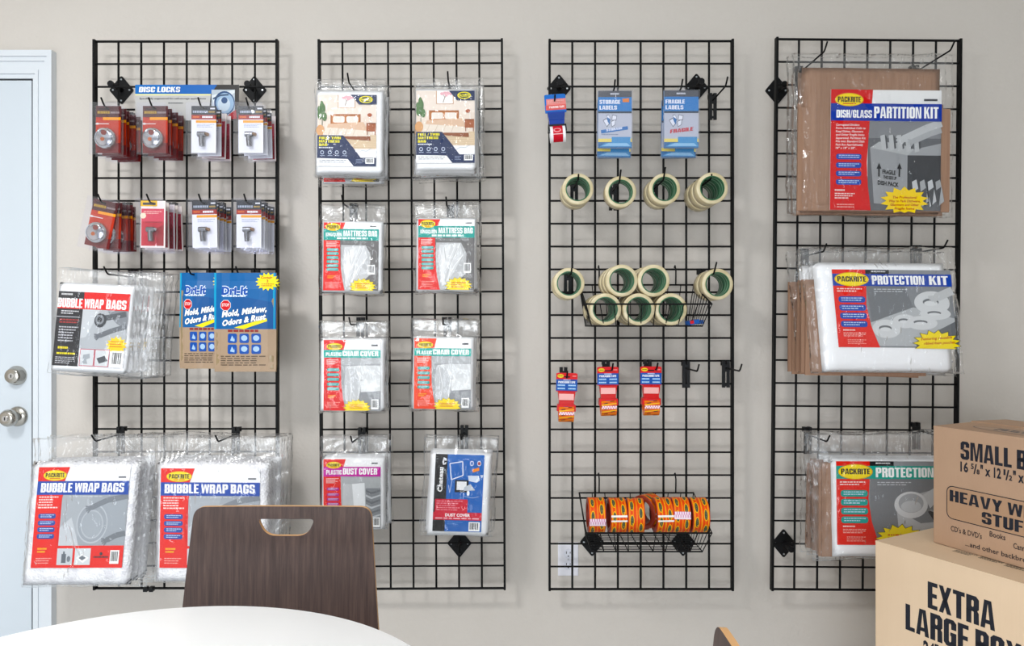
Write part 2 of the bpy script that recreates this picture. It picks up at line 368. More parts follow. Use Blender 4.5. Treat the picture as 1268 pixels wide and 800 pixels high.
# wall outlet
c = P(703.5, 692, DW)
ot = thing('wall_outlet', 'white double wall socket low on the wall behind the grid with tape rolls', 'outlet', (c.x, DW, c.z))
mb = MB().box((-.0345, -.003, -.0565), (.0345, 0, .0565), M['outlet']).box((-.032, -.005, -.054), (.032, -.003, .054), M['outlet'])
mb.build('cover_plate', ot)
for sz in (-.0195, .0195):
    f = MB().lathe([(.0165, -.005), (.0165, -.0075), (0, -.0075)], mat('dfe0ea', .3, name='socket_face'), n=24).build('socket', ot, (0, 0, sz))
    MB().box((-.0075, -.0082, .000), (-.0053, -.0074, .008), M['gap']).box((.0053, -.0082, .001), (.0075, -.0074, .007), M['gap']).box((-.002, -.0082, -.010), (.002, -.0074, -.006), M['gap']).build('slot', f)
MB().lathe([(.003, -.005), (.003, -.0062), (0, -.0062)], M['screw'], n=12).build('screw', ot)

# ---------------------------------------------------------------- wire grid panels
def gridwall(tl, tr, bl, where):
    A, B, C = P(*tl), P(*tr), P(*bl)
    Wd = (B-A).length; H = (C-A).length; roll = math.atan2(-(C.x-A.x), -(C.z-A.z))
    t = thing('wire_grid_panel', where, 'display grid', A, 'black wire grid panels on the wall', (0, -roll, 0))
    t.rotation_euler = (0, math.atan2(C.x-A.x, C.z-A.z)+math.pi, 0)
    vr = MB().tube([(0, 0, 0), (0, 0, -H)], .0036, M['black'], 6).mesh('vertical_wire')
    hw = MB().tube([(0, 0, 0), (Wd, 0, 0)], .0033, M['black'], 6).mesh('horizontal_wire')
    rl = MB().box((-.0036, -.011, -H-.003), (.0036, .008, .004), M['black']).mesh('side_rail')
    et = MB().tube([(0, 0, 0), (Wd, 0, 0)], .0042, M['black'], 8).mesh('end_wire')
    for x in (0, Wd): link('side_rail', rl, t, (x, 0, 0))
    for z in (0, -H): link('end_wire', et, t, (0, 0, z))
    for i in range(1, 8): link('vertical_wire', vr, t, (Wd*i/8, .0028, 0))
    for i in range(1, 24): link('horizontal_wire', hw, t, (0, -.0028, -H*i/24))
gridwall((118, 51.5), (343.5, 53), (118.5, 728.5), 'black wire grid panel next to the door, hung with lock cards and bubble bags')
gridwall((395.5, 51.5), (621.5, 49.5), (399, 729.5), 'black wire grid panel behind the chair, hung with mattress and chair cover bags')
gridwall((680.5, 51), (906.5, 51), (680.5, 729.5), 'black wire grid panel carrying the tape rolls and two wire baskets')
gridwall((961.5, 48.5), (1188, 48.5), (955.5, 729.5), 'black wire grid panel behind the cardboard boxes, hung with large kits')

def bracket(px, py, lab):
    c = P(px, py, DW)
    t = thing('wall_bracket', lab, 'bracket', (c.x, DW, c.z), 'diamond wall brackets of the grid panels')
    pts = []
    for cx, cz, t0 in ((0, .041, 45), (-.034, 0, 135), (0, -.041, 225), (.034, 0, 315)):
        for k in (-35, -12, 12, 35): a = R(t0+45+k); pts.append((cx+.006*math.cos(a), cz+.006*math.sin(a)))
    MB().prism(pts, -.004, 0, M['plate']).build('plate', t)
    for x, z in ((0, .036), (-.028, 0), (.028, 0), (0, -.036)):
        MB().lathe([(.0032, -.004), (.0028, -.0062), (0, -.0062)], M['screw'], n=10).build('screw', t, (x, 0, z))
    MB().lathe([(.008, -.004), (.008, -.066), (.0105, -.066), (.0105, -.072), (0, -.072)], M['plate'], n=16).build('standoff', t)
for px, py, lab in ((151, 112, 'black diamond bracket beside the blue end of the lock sign'),
                    (315.5, 112, 'black diamond bracket beside the dark picture end of the lock sign'),
                    (569, 672.5, 'black diamond bracket under the blue dust cover bag'),
                    (692, 110, 'black diamond bracket above the blue tape dispenser'),
                    (862, 109, 'black diamond bracket behind the fragile label pack'),
                    (733, 671, 'black diamond bracket under the lower basket, the one nearer the wall socket'),
                    (845.5, 671, 'black diamond bracket under the lower basket, the one farther from the wall socket'),
                    (962, 112.5, 'black diamond bracket beside the partition kit bag'),
                    (970, 672.5, 'black diamond bracket low on the grid behind the stacked boxes')):
    bracket(px, py, lab)
for px, py, dz in ((182, 729, 0), (166, 728.5, 0)): pass
tag(MB().box((-.016, -.006, -.009), (-.003, .010, .006), M['dark']).box((.003, -.006, -.009), (.016, .010, .006), M['dark']).build('panel_clip', None, P(184, 729)), 'small black clip on the bottom rail under the lower bubble wrap bags', 'clip')

# ---------------------------------------------------------------- hooks
PLATE = None; WIRES = {}
def hook(bx, by, lab, L=.155, tip=1.0, name='wire_hook', group='black wire display hooks'):
    """bx, by: where the bend of the hook shows; L: how far it stands out"""
    global PLATE
    b = P(bx, by, DG-L)
    t = thing(name, lab, 'hook', (b.x, DG-.006, b.z), group)
    if PLATE is None:
        mb = MB()
        for s in (-1, 1):
            mb.box((s*.0075-.0052, -.006, -.064), (s*.0075+.0052, -.0005, .022), M['dark'])
            mb.box((s*.0075-.0052, -.006, .018), (s*.0075+.0052, .014, .024), M['dark'])
            mb.box((s*.0075-.0052, .010, .008), (s*.0075+.0052, .014, .024), M['dark'])
        mb.box((-.0125, -.0068, -.060), (.0125, -.0055, -.052), M['dark']).box((-.0125, -.0075, -.012), (.0125, -.0055, .012), M['dark'])
        PLATE = mb.mesh('hook_plate')
    link('hook_plate', PLATE, t)
    k = (L, tip)
    if k not in WIRES:
        e = -(L-.006)
        WIRES[k] = MB().tube([(0, -.004, 0), (0, e+.006, 0), (0, e, .002), (0, e-.008*tip, .009*tip), (0, e-.020*tip, .022*tip)], .0026, M['black'], 8).mesh('prong')
    link('prong', WIRES[k], t)
    return t

# ---------------------------------------------------------------- bags
def grid_shell(x0, x1, z0, z1, half, nz_, nx, nz, mtl, name, jit=0, shear=0):
    """two sheets closed along their edges; half(u,v) half thickness, nz_(u,v) common displacement; u,v in 0..1, v from the top"""
    F = []; Bk = []; vs = []
    for j in range(nz+1):
        for i in range(nx+1):
            u, v = i/nx, j/nz; edge = i in (0, nx) or j in (0, nz)
            x = x0+(x1-x0)*u; z = z1+(z0-z1)*v; x += shear*(z1-z)
            if jit:
                q = noise.noise_vector(Vector((x*14+shear*9, z*14, x0*3)))*jit
                w = 1 if edge else .5
                x += q.x*w; z += q.z*w
            h = 0 if edge else half(u, v); d = nz_(u, v)
            F.append(len(vs)); vs.append((x, d-h, z))
            if edge: Bk.append(F[-1])
            else: Bk.append(len(vs)); vs.append((x, d*.6+h, z))
    fs = []; n = nx+1
    for j in range(nz):
        for i in range(nx):
            a, b, c, d = j*n+i, j*n+i+1, (j+1)*n+i+1, (j+1)*n+i
            fs.append((F[d], F[c], F[b], F[a])); fs.append((Bk[a], Bk[b], Bk[c], Bk[d]))
    me = MB().add(vs, fs, mtl, True).mesh(name, recalc=True, edge_smooth=False); return me
def sq(u, p=8): return (1-abs(2*u-1)**p)
def bag(name, film_, pad, lab_, hookpt, art, labels, cat, group, d0=2.262, n=1, gap=.03, t=.022, shear=0, rot=0, padmat='pad', hookpts=None,
        jitter=.006, crease=.004, extra=None, ds=None, lshear=None, header=.5):
    H = P(*hookpt, d0); seed = film_[0]*.13
    def L(x, y): v = P(x, y, d0)-H; return v.x, v.z
    fx0, fz1 = L(film_[0], film_[1]); fx1, fz0 = L(film_[2], film_[3])
    px0, pz1 = L(pad[0], pad[1]); px1, pz0 = L(pad[2], pad[3])
    lx0, lz1 = L(lab_[0], lab_[1]); lx1, lz0 = L(lab_[2], lab_[3])
    root = thing(name, labels[0], cat, H, group, (0, R(rot), 0))
    def cr(u, v, amp=crease, hx=(0-fx0)/(fx1-fx0)):
        x, z = (u-hx)*(fx1-fx0), v*(fz1-fz0)
        a = math.atan2(x, z+.004); rr_ = math.hypot(x, z)
        w = noise.noise(Vector((a*5.5, seed, rr_*3)))*1.2
        w2 = abs(noise.noise(Vector((x*38+seed, z*22, seed))))-.25
        w3 = abs(noise.noise(Vector((x*90+seed, z*70, seed*2))))-.25
        return amp*(w*math.exp(-v*2.0)*1.3+w2*1.1+w3*.5)
    def fh(u, v):
        x = fx0+(fx1-fx0)*u; z = fz1+(fz0-fz1)*v
        ins = max(0, min(1, (x-px0+.012)/.02))*max(0, min(1, (px1+.012-x)/.02))*max(0, min(1, (pz1+.02-z)/.04))*max(0, min(1, (z-pz0+.01)/.016))
        return .0025+(t/2+.0045)*ins
    me = grid_shell(fx0, fx1, fz0, fz1, fh, cr, 44, 52, M['film_soft' if crease > .0055 and padmat != 'card' else 'film'], 'clear_bag', .007, shear)
    link('clear_bag', me, root)
    def ph(u, v): return t/2*(sq(u, 14)*sq(v, 14))**.5
    def pn(u, v): return .0012*noise.noise(Vector((u*5+seed, v*5, 3)))
    dx = shear*(fz1-pz1)
    me = grid_shell(px0+dx, px1+dx, pz0, pz1, ph, pn, 18, 20, M[padmat], 'folded_pad', .0015, shear)
    link({'pad': 'folded_pad', 'bubble': 'bubble_sheet', 'card': 'cardboard_insert'}[padmat], me, root)
    if extra: extra(root, L, t)
    ls = shear if lshear is None else lshear
    lx_off = shear*(fz1-lz1)
    a = Art(lx1-lx0, lz1-lz0 if False else lz1-lz0, (lx0+lx1)/2, lz1); art(a)
    yy = -(t/2+.0016)
    amp = .0022
    def mp(c): return Vector((c.x+lx_off+ls*(lz1-c.z), c.y+yy+amp*noise.noise(Vector((c.x*16, c.z*13, seed))), c.z))
    link('printed_label', a.mesh(cuts=(6, 6), mapf=mp, pl=True), root)
    for i in range(1, len(labels)):
        y = ds[i-1] if ds else d0+gap*i
        dup(root, (H.x+rnd.uniform(-jitter, jitter), y, H.z-rnd.uniform(0, .004)), labels[i], (R(rnd.uniform(-1.0, .5)), R(rot+rnd.uniform(-1.5, 1.5)), R(rnd.uniform(-2, 2))))
    return root
def stack_labels(front, rest, n):
    return [front]+[f'{rest}, {ORD[i]} from the front of its stack' if i < n-1 else f'{rest}, rearmost of its stack' for i in range(1, n)]

# ---- print designs
RED, YEL, BLU, TEAL, GRY = 'd8281f', 'f6d91c', '1f4fa8', '1f9c92', '8f9399'
def logo(a, cx, cy, rx, ry, dark='1c1c22'):
    a.ell(cx, cy, rx, ry, 'd9a520'); a.ell(cx, cy, rx*.94, ry*.9, 'f5dc2e')
    a.text('PACKRITE', cx-rx*.8, cx+rx*.8, cy-ry*.45, cy+ry*.38, dark, .045); a.rect(cx-rx*.45, cy+ry*.52, cx+rx*.45, cy+ry*.66, 'c8481f')
def pills(a, x0, x1, ys, hh, c):
    for y in ys:
        a.rrect(x0, y, x1, y+hh, c, hh*.42*a.h/a.w if hh*.42*a.h/a.w < (x1-x0)/2 else 3, hh*.42); a.scrib(x0+2.5, y+hh*.2, x1-2, y+hh*.9, 2 if hh > 3.6 else 1, 'c9dcf0', .42)
def packrite(a, b0, b1, band, red, small, big, sx, bx, photo, pill_ys, pill_h, pill_c, star=None, code=None, curve=(30, 31, 34, 39), sub=None, lg=(17, 6.6, 13.5, 5.8)):
    a.rect(0, 0, 100, 100, 'f5f5f6')
    a.poly([(0, 0), (39, 0), (35, b0), (0, b0)], red)
    a.rect(84, b0*.45, 95, b0*.62, '44464c')
    a.rect(curve[0]-2, b1, 100, 100, 'a3a6aa'); photo(a)
    c0, c1, c2, c3 = curve
    a.poly([(0, b1), (c0, b1), (c1*.99, b1+(100-b1)*.3), (c1, b1+(100-b1)*.5), (c2, b1+(100-b1)*.75), (c3, 100), (0, 100)], red)
    a.rect(0, b0, 100, b1, band)
    bb = b1-b0; bot = b1-bb*(.36 if sub else .2)
    if small: a.text(small, sx[0], sx[1], b0+bb*.33, bot, 'f4f6f6', .05)
    a.text(big, bx[0], bx[1], b0+bb*.14, bot, 'ffffff', .06)
    if sub: a.scrib(24, b1-bb*.26, 80, b1-bb*.08, 1, 'e8f4f2', .9)
    logo(a, *lg)
    a.scrib(5, b1+2.5, c0-4, b1+10.5, 4, 'f6dcd8', .5)
    pills(a, 6, c0-2.5, pill_ys, pill_h, pill_c)
    a.scrib(8, 78, c0-8, 83, 2, 'f2a32c', .6); a.scrib(6, 88, c0-1, 97, 4, 'f0a79e', .35)
    if star:
        a.star(*star, YEL, 15, .78, 100, '8a7a20'); a.scrib(star[0]-star[2]*.55, star[1]-star[3]*.4, star[0]+star[2]*.55, min(98, star[1]+star[3]*.4), 3, 'c03a20', .45)
    if code: a.barcode(*code)
def hand(a, pts, w, c):
    a.line(pts, w, c)
    x, y = pts[-1]; px_, py_ = pts[-2]; a.ell(x, y, w*.62, w*.5*a.w/a.h, c)
    d = Vector((x-px_, y-py_)).normalized()
    for k in (-.5, -.15, .2, .55):
        e = Vector((d.x*math.cos(k)-d.y*math.sin(k), d.x*math.sin(k)+d.y*math.cos(k)))
        a.line([(x, y), (x+e.x*w*1.25, y+e.y*w*1.2)], w*.27, c)
def ph_plate(a):
    a.rect(28, 27, 100, 78, '9ea4ab'); a.poly([(28, 27), (62, 27), (45, 78), (28, 78)], 'a9aeb4'); a.poly([(28, 60), (40, 50), (50, 78), (28, 78)], 'c4c8cd')
    a.ell(63, 56, 17, 20, 'b9bec4'); a.ell(63, 56, 15.8, 18.5, '9aa0a7'); a.ell(63, 57, 12.5, 14.5, 'b4b9bf'); a.ell(63, 57, 11.3, 13, 'a2a8af')
    hand(a, [(100, 29), (78, 33), (62, 40)], 6, '7a7f86'); hand(a, [(100, 66), (90, 68), (82, 72)], 6, '74797f')
    a.scrib(36, 28.6, 72, 30.6, 1, 'c5c9ce', .5)
def art_bubble_blue(a):
    a.rect(0, 0, 100, 100, 'f5f5f7'); a.rect(88, 9.5, 96, 11, '55585e')
    a.rect(0, 27, 30, 100, RED); ph_plate(a)
    a.rect(0, 78, 100, 100, 'e03022'); a.poly([(0, 26), (29, 26), (26, 45), (25, 60), (27, 79), (0, 79)], 'e03022')
    a.poly([(0, 0), (34, 0), (29, 14.5), (0, 14.5)], 'e03022')
    a.rect(0, 14, 100, 27.5, '1d47a0'); a.text('BUBBLE WRAP BAGS', 4, 95, 15.8, 25, 'ffffff', .06)
    logo(a, 18.5, 8.2, 13, 5.4)
    a.scrib(3, 29, 24, 42, 5, 'f8d8d4', .5); pills(a, 4, 23, (46, 52.8, 59.4, 66), 5, '27489a')
    a.scrib(6, 80, 16, 86, 2, 'f2b430', .55); a.scrib(5, 90, 22, 97, 3, 'f4b0a8', .4)
    a.rect(28, 80.5, 45, 97, 'c9ced3'); a.rect(33, 86, 38, 95, '5d646c'); a.rect(34.5, 83.5, 36.5, 86, '5d646c'); a.ell(41, 91, 2, 3, '737a82')
    a.rect(47.5, 80.5, 64.5, 97, 'd6dadd'); a.poly([(49, 90), (55, 86), (63, 90), (57, 95)], 'f4f5f6'); a.poly([(52, 90), (56, 87.5), (60, 90), (56, 92.5)], '6c737b')
    a.ell(76, 86, 1.6, 1.6, '2a2a30'); a.scrib(68, 88.5, 84, 90.3, 1, '2a2a30', .8); a.barcode(86, 82.5, 96, 96)
def art_bubble_black(a):
    a.rect(0, 0, 100, 100, 'eeeef1'); a.rect(0, 0, 36, 100, '232328'); a.rect(36, 0, 100, 23, RED); a.rect(0, 10, 100, 23, RED); a.rect(0, 0, 36, 9, '2a2a2e')
    a.text('BUBBLE WRAP', 0, 64, 9, 21.5, 'ffffff', .06); a.text('BAGS', 68, 96, 9, 21.5, 'ffffff', .06); a.scrib(4, 2.5, 20, 6.5, 1, 'd8d8da', .6)
    a.scrib(6, 25.5, 30, 31.5, 2, 'd5d5d8', .5); a.rect(0, 33.5, 33, 34.5, 'b8b8bd'); a.scrib(5, 37, 32, 44, 2, 'a83a38', .5); a.scrib(5, 47, 32, 69, 6, 'c6c6cc', .42)
    a.scrib(6, 74, 20, 80, 1, 'e9d838', .5); a.scrib(5, 82, 31, 85, 1, 'f0e02c', .8); a.scrib(4, 88, 32, 98, 4, 'c4c4ca', .4)
    a.rect(36, 23, 100, 76, 'b2b6bb'); a.poly([(36, 23), (60, 23), (44, 60), (36, 62)], 'c8ccd0'); a.poly([(70, 23), (100, 23), (100, 48), (84, 40)], '82868c')
    hand(a, [(97, 27), (82, 31), (66, 34)], 8, '54585e'); a.ell(62, 37, 8.5, 9.5, '3a3d42'); a.ell(61, 36, 6, 6.5, '85898f'); a.ell(61, 36, 3.4, 3.8, '2f3136')
    hand(a, [(99, 44), (80, 50), (64, 57)], 7, '6a6e74')
    a.star(88, 69, 15, 12, 'f5cf1a', 13, .72, 78); a.scrib(79, 64, 97, 74, 3, 'cc6420', .4)
    for x in (38, 59): a.rect(x, 76, x+20.5, 99, 'd3d7da'); a.frame(x, 76, x+20.5, 99, .8, 'c23a55')
    a.poly([(43, 84), (52, 82), (53, 88), (48, 90), (50, 96), (43, 96)], 'a4aab0'); a.poly([(62, 88), (73, 84), (78, 91), (66, 95)], '4c5056'); a.barcode(82, 77, 99, 99)
def art_mattress(a):
    a.rect(0, 0, 100, 100, 'f6f5f4'); a.rect(0, 0, 100, 76, 'e9dacd')
    a.rect(0, 0, 100, 30, 'ecdfd4'); a.rect(0, 56, 100, 75, 'd9c3a6')
    for i in range(6): a.rect(0, 58+i*3, 100, 58.4+i*3, 'c6ac8b')
    a.rect(34, 0, 64, 18.5, 'c9a58c'); a.rect(35.5, 0, 62.5, 17.5, 'faf7f4'); a.line([(46, 16), (49, 9), (54, 3)], 1, '5d4038'); a.line([(49, 9), (46, 5)], .8, '5d4038')
    for u, v in ((54, 3), (49, 3), (58, 4.5), (44, 4), (52, 6)): a.ell(u, v, 3.2, 2, 'eab6bf')
    a.rect(22, 27, 73, 42, 'a4673f'); a.rect(24, 29.5, 71, 42, 'b87848')
    for x in (26, 49): a.rrect(x, 30, x+20, 39, 'ede3da', 3)
    a.poly([(15, 41), (80, 41), (93, 63), (88, 58), (70, 58), (8, 58)], 'e8dccf'); a.poly([(18, 41), (78, 38), (86, 50), (16, 46)], 'd9b9a0')
    for u in (24, 38, 52, 66): a.line([(u, 45), (u-6, 57)], .8, 'cdb9a7')
    a.poly([(40, 58), (90, 58), (90, 64), (52, 62)], '8a5236')
    a.rect(83, 39, 99, 41, '8a4f33'); a.rect(83, 41, 99, 51, 'a05c3b'); a.rect(84, 51, 85.5, 56, '8a4f33'); a.rect(97, 51, 98.5, 56, '8a4f33')
    a.line([(92, 39), (92, 27), (87, 26)], .9, 'f8f6f4'); a.ell(88.5, 28, 4, 2.5, 'a5593c')
    for (u, v, w, h_) in ((8, 20, 5, 8), (4, 28, 4, 7), (12, 31, 4, 6), (7, 14, 3, 5), (3, 21, 3, 5)): a.ell(u, v, w, h_, '54764a'); a.line([(u, v-h_*.8), (u, v+h_*.8)], .6, '7c9a6c')
    a.line([(8, 22), (8, 43)], .9, '47663e'); a.ell(5, 50, 7, 7.5, 'd3a173')
    N_ = '1c2b52'
    a.poly([(56, 0), (100, 0), (100, 13.5), (70, 13.5)], N_); a.ell(82, 6.5, 11.5, 5, 'f0e32b'); a.ell(82, 6.5, 9.8, 3.8, '2e3a3c'); a.text('PACKRITE', 73, 91, 4.7, 8.3, 'f0e32b', .04)
    a.rect(0, 76, 100, 100, 'f6f6f7')
    a.poly([(0, 57), (44, 57), (62, 75), (74, 88), (100, 88), (100, 100), (62, 100), (52, 90), (0, 89)], N_)
    a.text('FULL / TWIN', 3, 40, 59, 62.5, 'f2e62a', .06); a.text('MATTRESS', 3, 38, 63.7, 67.2, 'f2e62a', .06); a.text('BAG', 3, 17, 68.5, 72, 'f2e62a', .06); a.scrib(3, 73.5, 27, 75.5, 1, 'dfe3ee', .8)
    for x in (5, 18, 30, 43): a.ell(x+3.5, 81, 3.2, 2.8, 'c8d2e6'); a.ell(x+3.5, 81, 2.2, 1.8, N_); a.scrib(x, 85, x+8, 86.5, 1, 'b8c4dc', .6)
    a.scrib(4, 91.5, 50, 97, 2, '8a90a0', .3); a.line([(68, 82), (76, 78), (84, 79), (92, 75)], .6, '9aa2b0'); a.scrib(66, 90.5, 77, 97, 3, '98a4c0', .4); a.barcode(82, 88.8, 97, 96.5)
def ph_mattress(a):
    a.rect(30, 26, 100, 100, '6c6a6a'); a.poly([(32, 33), (76, 33), (86, 48), (84, 68), (70, 78), (55, 92), (45, 100), (32, 100)], 'b9babc')
    a.poly([(38, 36), (74, 34), (80, 50), (60, 80), (42, 96), (36, 60)], 'd6d7d9'); a.poly([(44, 42), (58, 36), (50, 64), (44, 86), (39, 70)], 'e6e7e8'); a.poly([(60, 80), (84, 66), (88, 74), (60, 96), (46, 100)], 'c4c5c7')
    for p in (((74, 34), (60, 60), (52, 90)), ((38, 40), (44, 62), (40, 90)), ((66, 36), (50, 70)), ((80, 50), (64, 66), (48, 92))): a.line(p, .9, 'f7f7f8')
    for p in (((70, 40), (56, 66), (48, 88)), ((46, 40), (50, 60))): a.line(p, .9, 'a9abad')
    a.scrib(36, 28, 80, 31.5, 2, '9a9a9a', .4)
def art_king(a): packrite(a, 9.5, 26, TEAL, 'dc2f22', 'KING/QUEEN', 'MATTRESS BAG', (4, 33), (36, 97), ph_mattress, (38, 43.5, 49.5, 55.5, 61.5, 67), 4.2, '3fa79d', (72, 94, 24, 12), (81, 62, 94, 76), sub=1)
def ph_chair(a):
    a.rect(30, 26, 100, 100, 'a0a2a5'); a.poly([(32, 26), (100, 26), (100, 34), (32, 36)], 'b4b6b9')
    a.poly([(40, 38), (60, 36), (100, 36), (100, 54), (74, 58), (62, 56), (56, 44)], 'd6d8da'); a.poly([(40, 38), (56, 42), (66, 60), (64, 84), (44, 96), (40, 100), (36, 60)], 'c2c4c7')
    a.poly([(64, 58), (100, 54), (100, 72), (66, 74)], 'dfe1e2'); a.poly([(64, 74), (100, 72), (100, 100), (58, 100)], '8d8f93')
    for p in (((58, 42), (64, 56), (60, 90)), ((62, 46), (78, 62), (100, 66)), ((44, 40), (50, 66), (46, 92)), ((70, 40), (92, 50))): a.line(p, .9, 'eff0f1')
def chaircover(red):
    def f(a): packrite(a, 14, 25, '27a79b', red, 'PLASTIC', 'CHAIR COVER', (4, 31), (33, 96), ph_chair, (40, 47, 53.5, 60.5, 67), 4.4, '1f9c92', (59, 96, 24, 12), (84, 84, 97, 98), lg=(19, 9.3, 14, 5))
    return f
def ph_dust(a):
    a.rect(30, 26, 100, 100, 'adb0b2'); a.poly([(34, 36), (52, 36), (58, 100), (34, 100)], 'c2c4c6'); a.poly([(50, 36), (72, 34), (74, 100), (56, 100)], 'e6e8ea')
    a.poly([(74, 42), (100, 42), (100, 100), (74, 100)], '83868a')
    for i in range(7): a.poly([(74, 44+i*7), (84, 48+i*7), (100, 44+i*7), (100, 46+i*7), (84, 51+i*7), (74, 47+i*7)], 'bcbfc2' if i % 2 else '6c6f73')
def art_dust(a): packrite(a, 11, 25, 'c02c9c', 'dc2f2a', 'PLASTIC', 'DUST COVER', (5, 32), (34, 94), ph_dust, (41, 49, 56, 63, 70), 4.4, 'b0288c', None, (87, 84, 99, 98), lg=(18, 8.5, 13, 5))
def art_chateau(a):
    a.rect(0, 0, 100, 100, '2063b4'); a.rect(0, 0, 25, 100, '111114')
    # lettering running up the black strip
    vs, fs = text_geo('Chateau', .035); w = max(v[0] for v in vs); k = 32/w
    a._add([(16.5-y*k*a.h/a.w*.9-0+8*0, 49-x*k) for x, y in vs], fs, 'f6f6f6')
    a.poly([(14, 10), (17, 4), (23, 6), (22, 13), (16, 14)], 'e8e8ec'); a.poly([(18, 8), (24, 9), (18, 12)], '111114')
    a.line([(30, 12), (56, 9), (58, 27), (34, 33), (30, 12)], 2, 'e9edf5'); a.line([(30, 16), (36, 33), (32, 50), (29, 40)], 1, 'c3d3ec')
    a.rect(42, 33, 70, 49, '14161c'); a.rect(46, 35, 66, 46, 'f2f2f3'); a.poly([(62, 42), (74, 38), (84, 46), (60, 47)], 'c4cad2'); a.ell(70, 50, 3, 3.5, 'eef2f8')
    a.line([(62, 54), (80, 56), (92, 54)], 1, 'a9bddd'); a.poly([(68, 27), (90, 27), (93, 33), (86, 36), (70, 34)], 'dbe4f2'); a.poly([(93, 26), (100, 26), (97, 30)], 'dbe4f2')
    for x in (75, 90): a.ell(x, 11, 4, 3.2, 'eef0f5'); a.ell(x, 11, 3, 2.3, '9c3040' if x > 80 else '5a7fc0')
    a.poly([(76, 19), (90, 16), (91, 20), (78, 23)], 'ee8c1e')
    a.rrect(3, 58, 70, 80, 'cf1f3c', 2); a.rect(0, 75, 100, 85, 'cf1f3c'); a.text('DUST COVER', 25, 76, 76.5, 80.3, 'ffffff', .035); a.scrib(5, 82, 95, 83.6, 1, 'f4c4cc', .9)
    a.scrib(6, 60, 60, 74, 5, 'e88a98', .45); a.scrib(30, 87, 62, 92, 2, '5f93d6', .4); a.barcode(74, 87, 97, 99)
def ph_partition(a):
    a.rect(34, 26, 100, 100, '66686c'); a.rect(34, 26, 100, 40, '84868a')
    a.poly([(36, 48), (70, 54), (70, 96), (40, 94)], '9b9da0'); a.poly([(70, 54), (100, 48), (100, 92), (70, 96)], '3a3c40')
    a.poly([(36, 48), (44, 43), (62, 44), (84, 52), (70, 54)], 'b4b6b8'); a.poly([(70, 54), (76, 49), (100, 44), (100, 54)], 'a2a4a7')
    for i in range(5): x = 45+i*7.5; a.poly([(x, 38-i*.3), (x+4, 37), (x+5.5, 49+i*.4), (x+1.5, 50+i*.4)], 'bcbec0'); a.poly([(x+4, 37), (x+6, 39), (x+7, 48), (x+5.5, 49)], '505256')
    hand(a, [(100, 27), (86, 32), (68, 40)], 7, 'c2c4c6'); hand(a, [(100, 33), (90, 36), (76, 42)], 5, 'aeb0b3')
    a.text('FRAGILE', 47, 59, 66, 69.5, '1b1c20', .03, rise=1); a.text('THIS SIDE UP', 48, 60, 71, 73.6, '1b1c20', .03, rise=1); a.text('DISH PACK', 43, 62, 75, 78.5, '1b1c20', .03, rise=2)
    for u in (44, 62.5): a.rect(u-.7, 65, u+.7, 72, '1b1c20'); a.poly([(u-2.2, 65.5), (u, 60.5), (u+2.2, 65.5)], '1b1c20')
    for i in range(4): a.poly([(74+i*7, 76), (78+i*7, 74), (82+i*7, 92), (76+i*7, 97)], 'a7a9ac' if i % 2 else 'c5c7ca'); a.poly([(76+i*6, 84), (82+i*6, 80), (80+i*6, 98)], '4b4d51')
def art_partition(a):
    a.rect(0, 0, 100, 100, 'f0f0f0'); ph_partition(a)
    a.poly([(0, 0), (38, 0), (37, 12), (0, 12)], 'cf2424'); a.rect(84, 7.3, 96, 9, '44464c')
    a.poly([(0, 26), (35, 26), (33, 60), (34, 80), (37, 100), (0, 100)], 'cf2424')
    a.rect(0, 11.5, 100, 26, '163a9c'); a.text('DISH/GLASS', 5, 37, 17, 23.5, 'ffffff', .05); a.text('PARTITION KIT', 39, 97, 14, 23.5, 'ffffff', .06)
    logo(a, 16.5, 8.5, 13, 5.6)
    for i, s_ in enumerate(('Corrugated Dividers', 'Form Individual Cells to', 'Keep Dishes, Glassware', 'and Other Fragile Items', 'Separated. Partition Kit', 'Fits into Standard Dish', 'Pack Box Approximately', '18" x 18" x 28".')):
        a.text(s_, 4.5, 4.5+len(s_)*1.12, 28.5+i*2.75, 30.2+i*2.75, 'f4eceb', .02, .15)
    pills(a, 5, 28, (53.5, 60.5, 67.5, 74.5), 4.6, '1c4aa8')
    a.scrib(4, 83, 13, 84.6, 1, 'f2d8d6', .8); a.scrib(4, 86, 22, 91.5, 3, 'f2d8d6', .5); a.scrib(6, 95, 22, 99, 2, 'e8a09a', .5)
    a.star(67, 92, 22, 12, 'f0cf1c', 14, .74, 102)
    for i, s_ in enumerate(('The Professional', 'Way to Pack Dishware,', 'Glassware and Other', 'Fragile Items')): a.text(s_, 67-len(s_)*.68, 67+len(s_)*.68, 88+i*3.1, 90+i*3.1, 'b0401c', .02, .15)
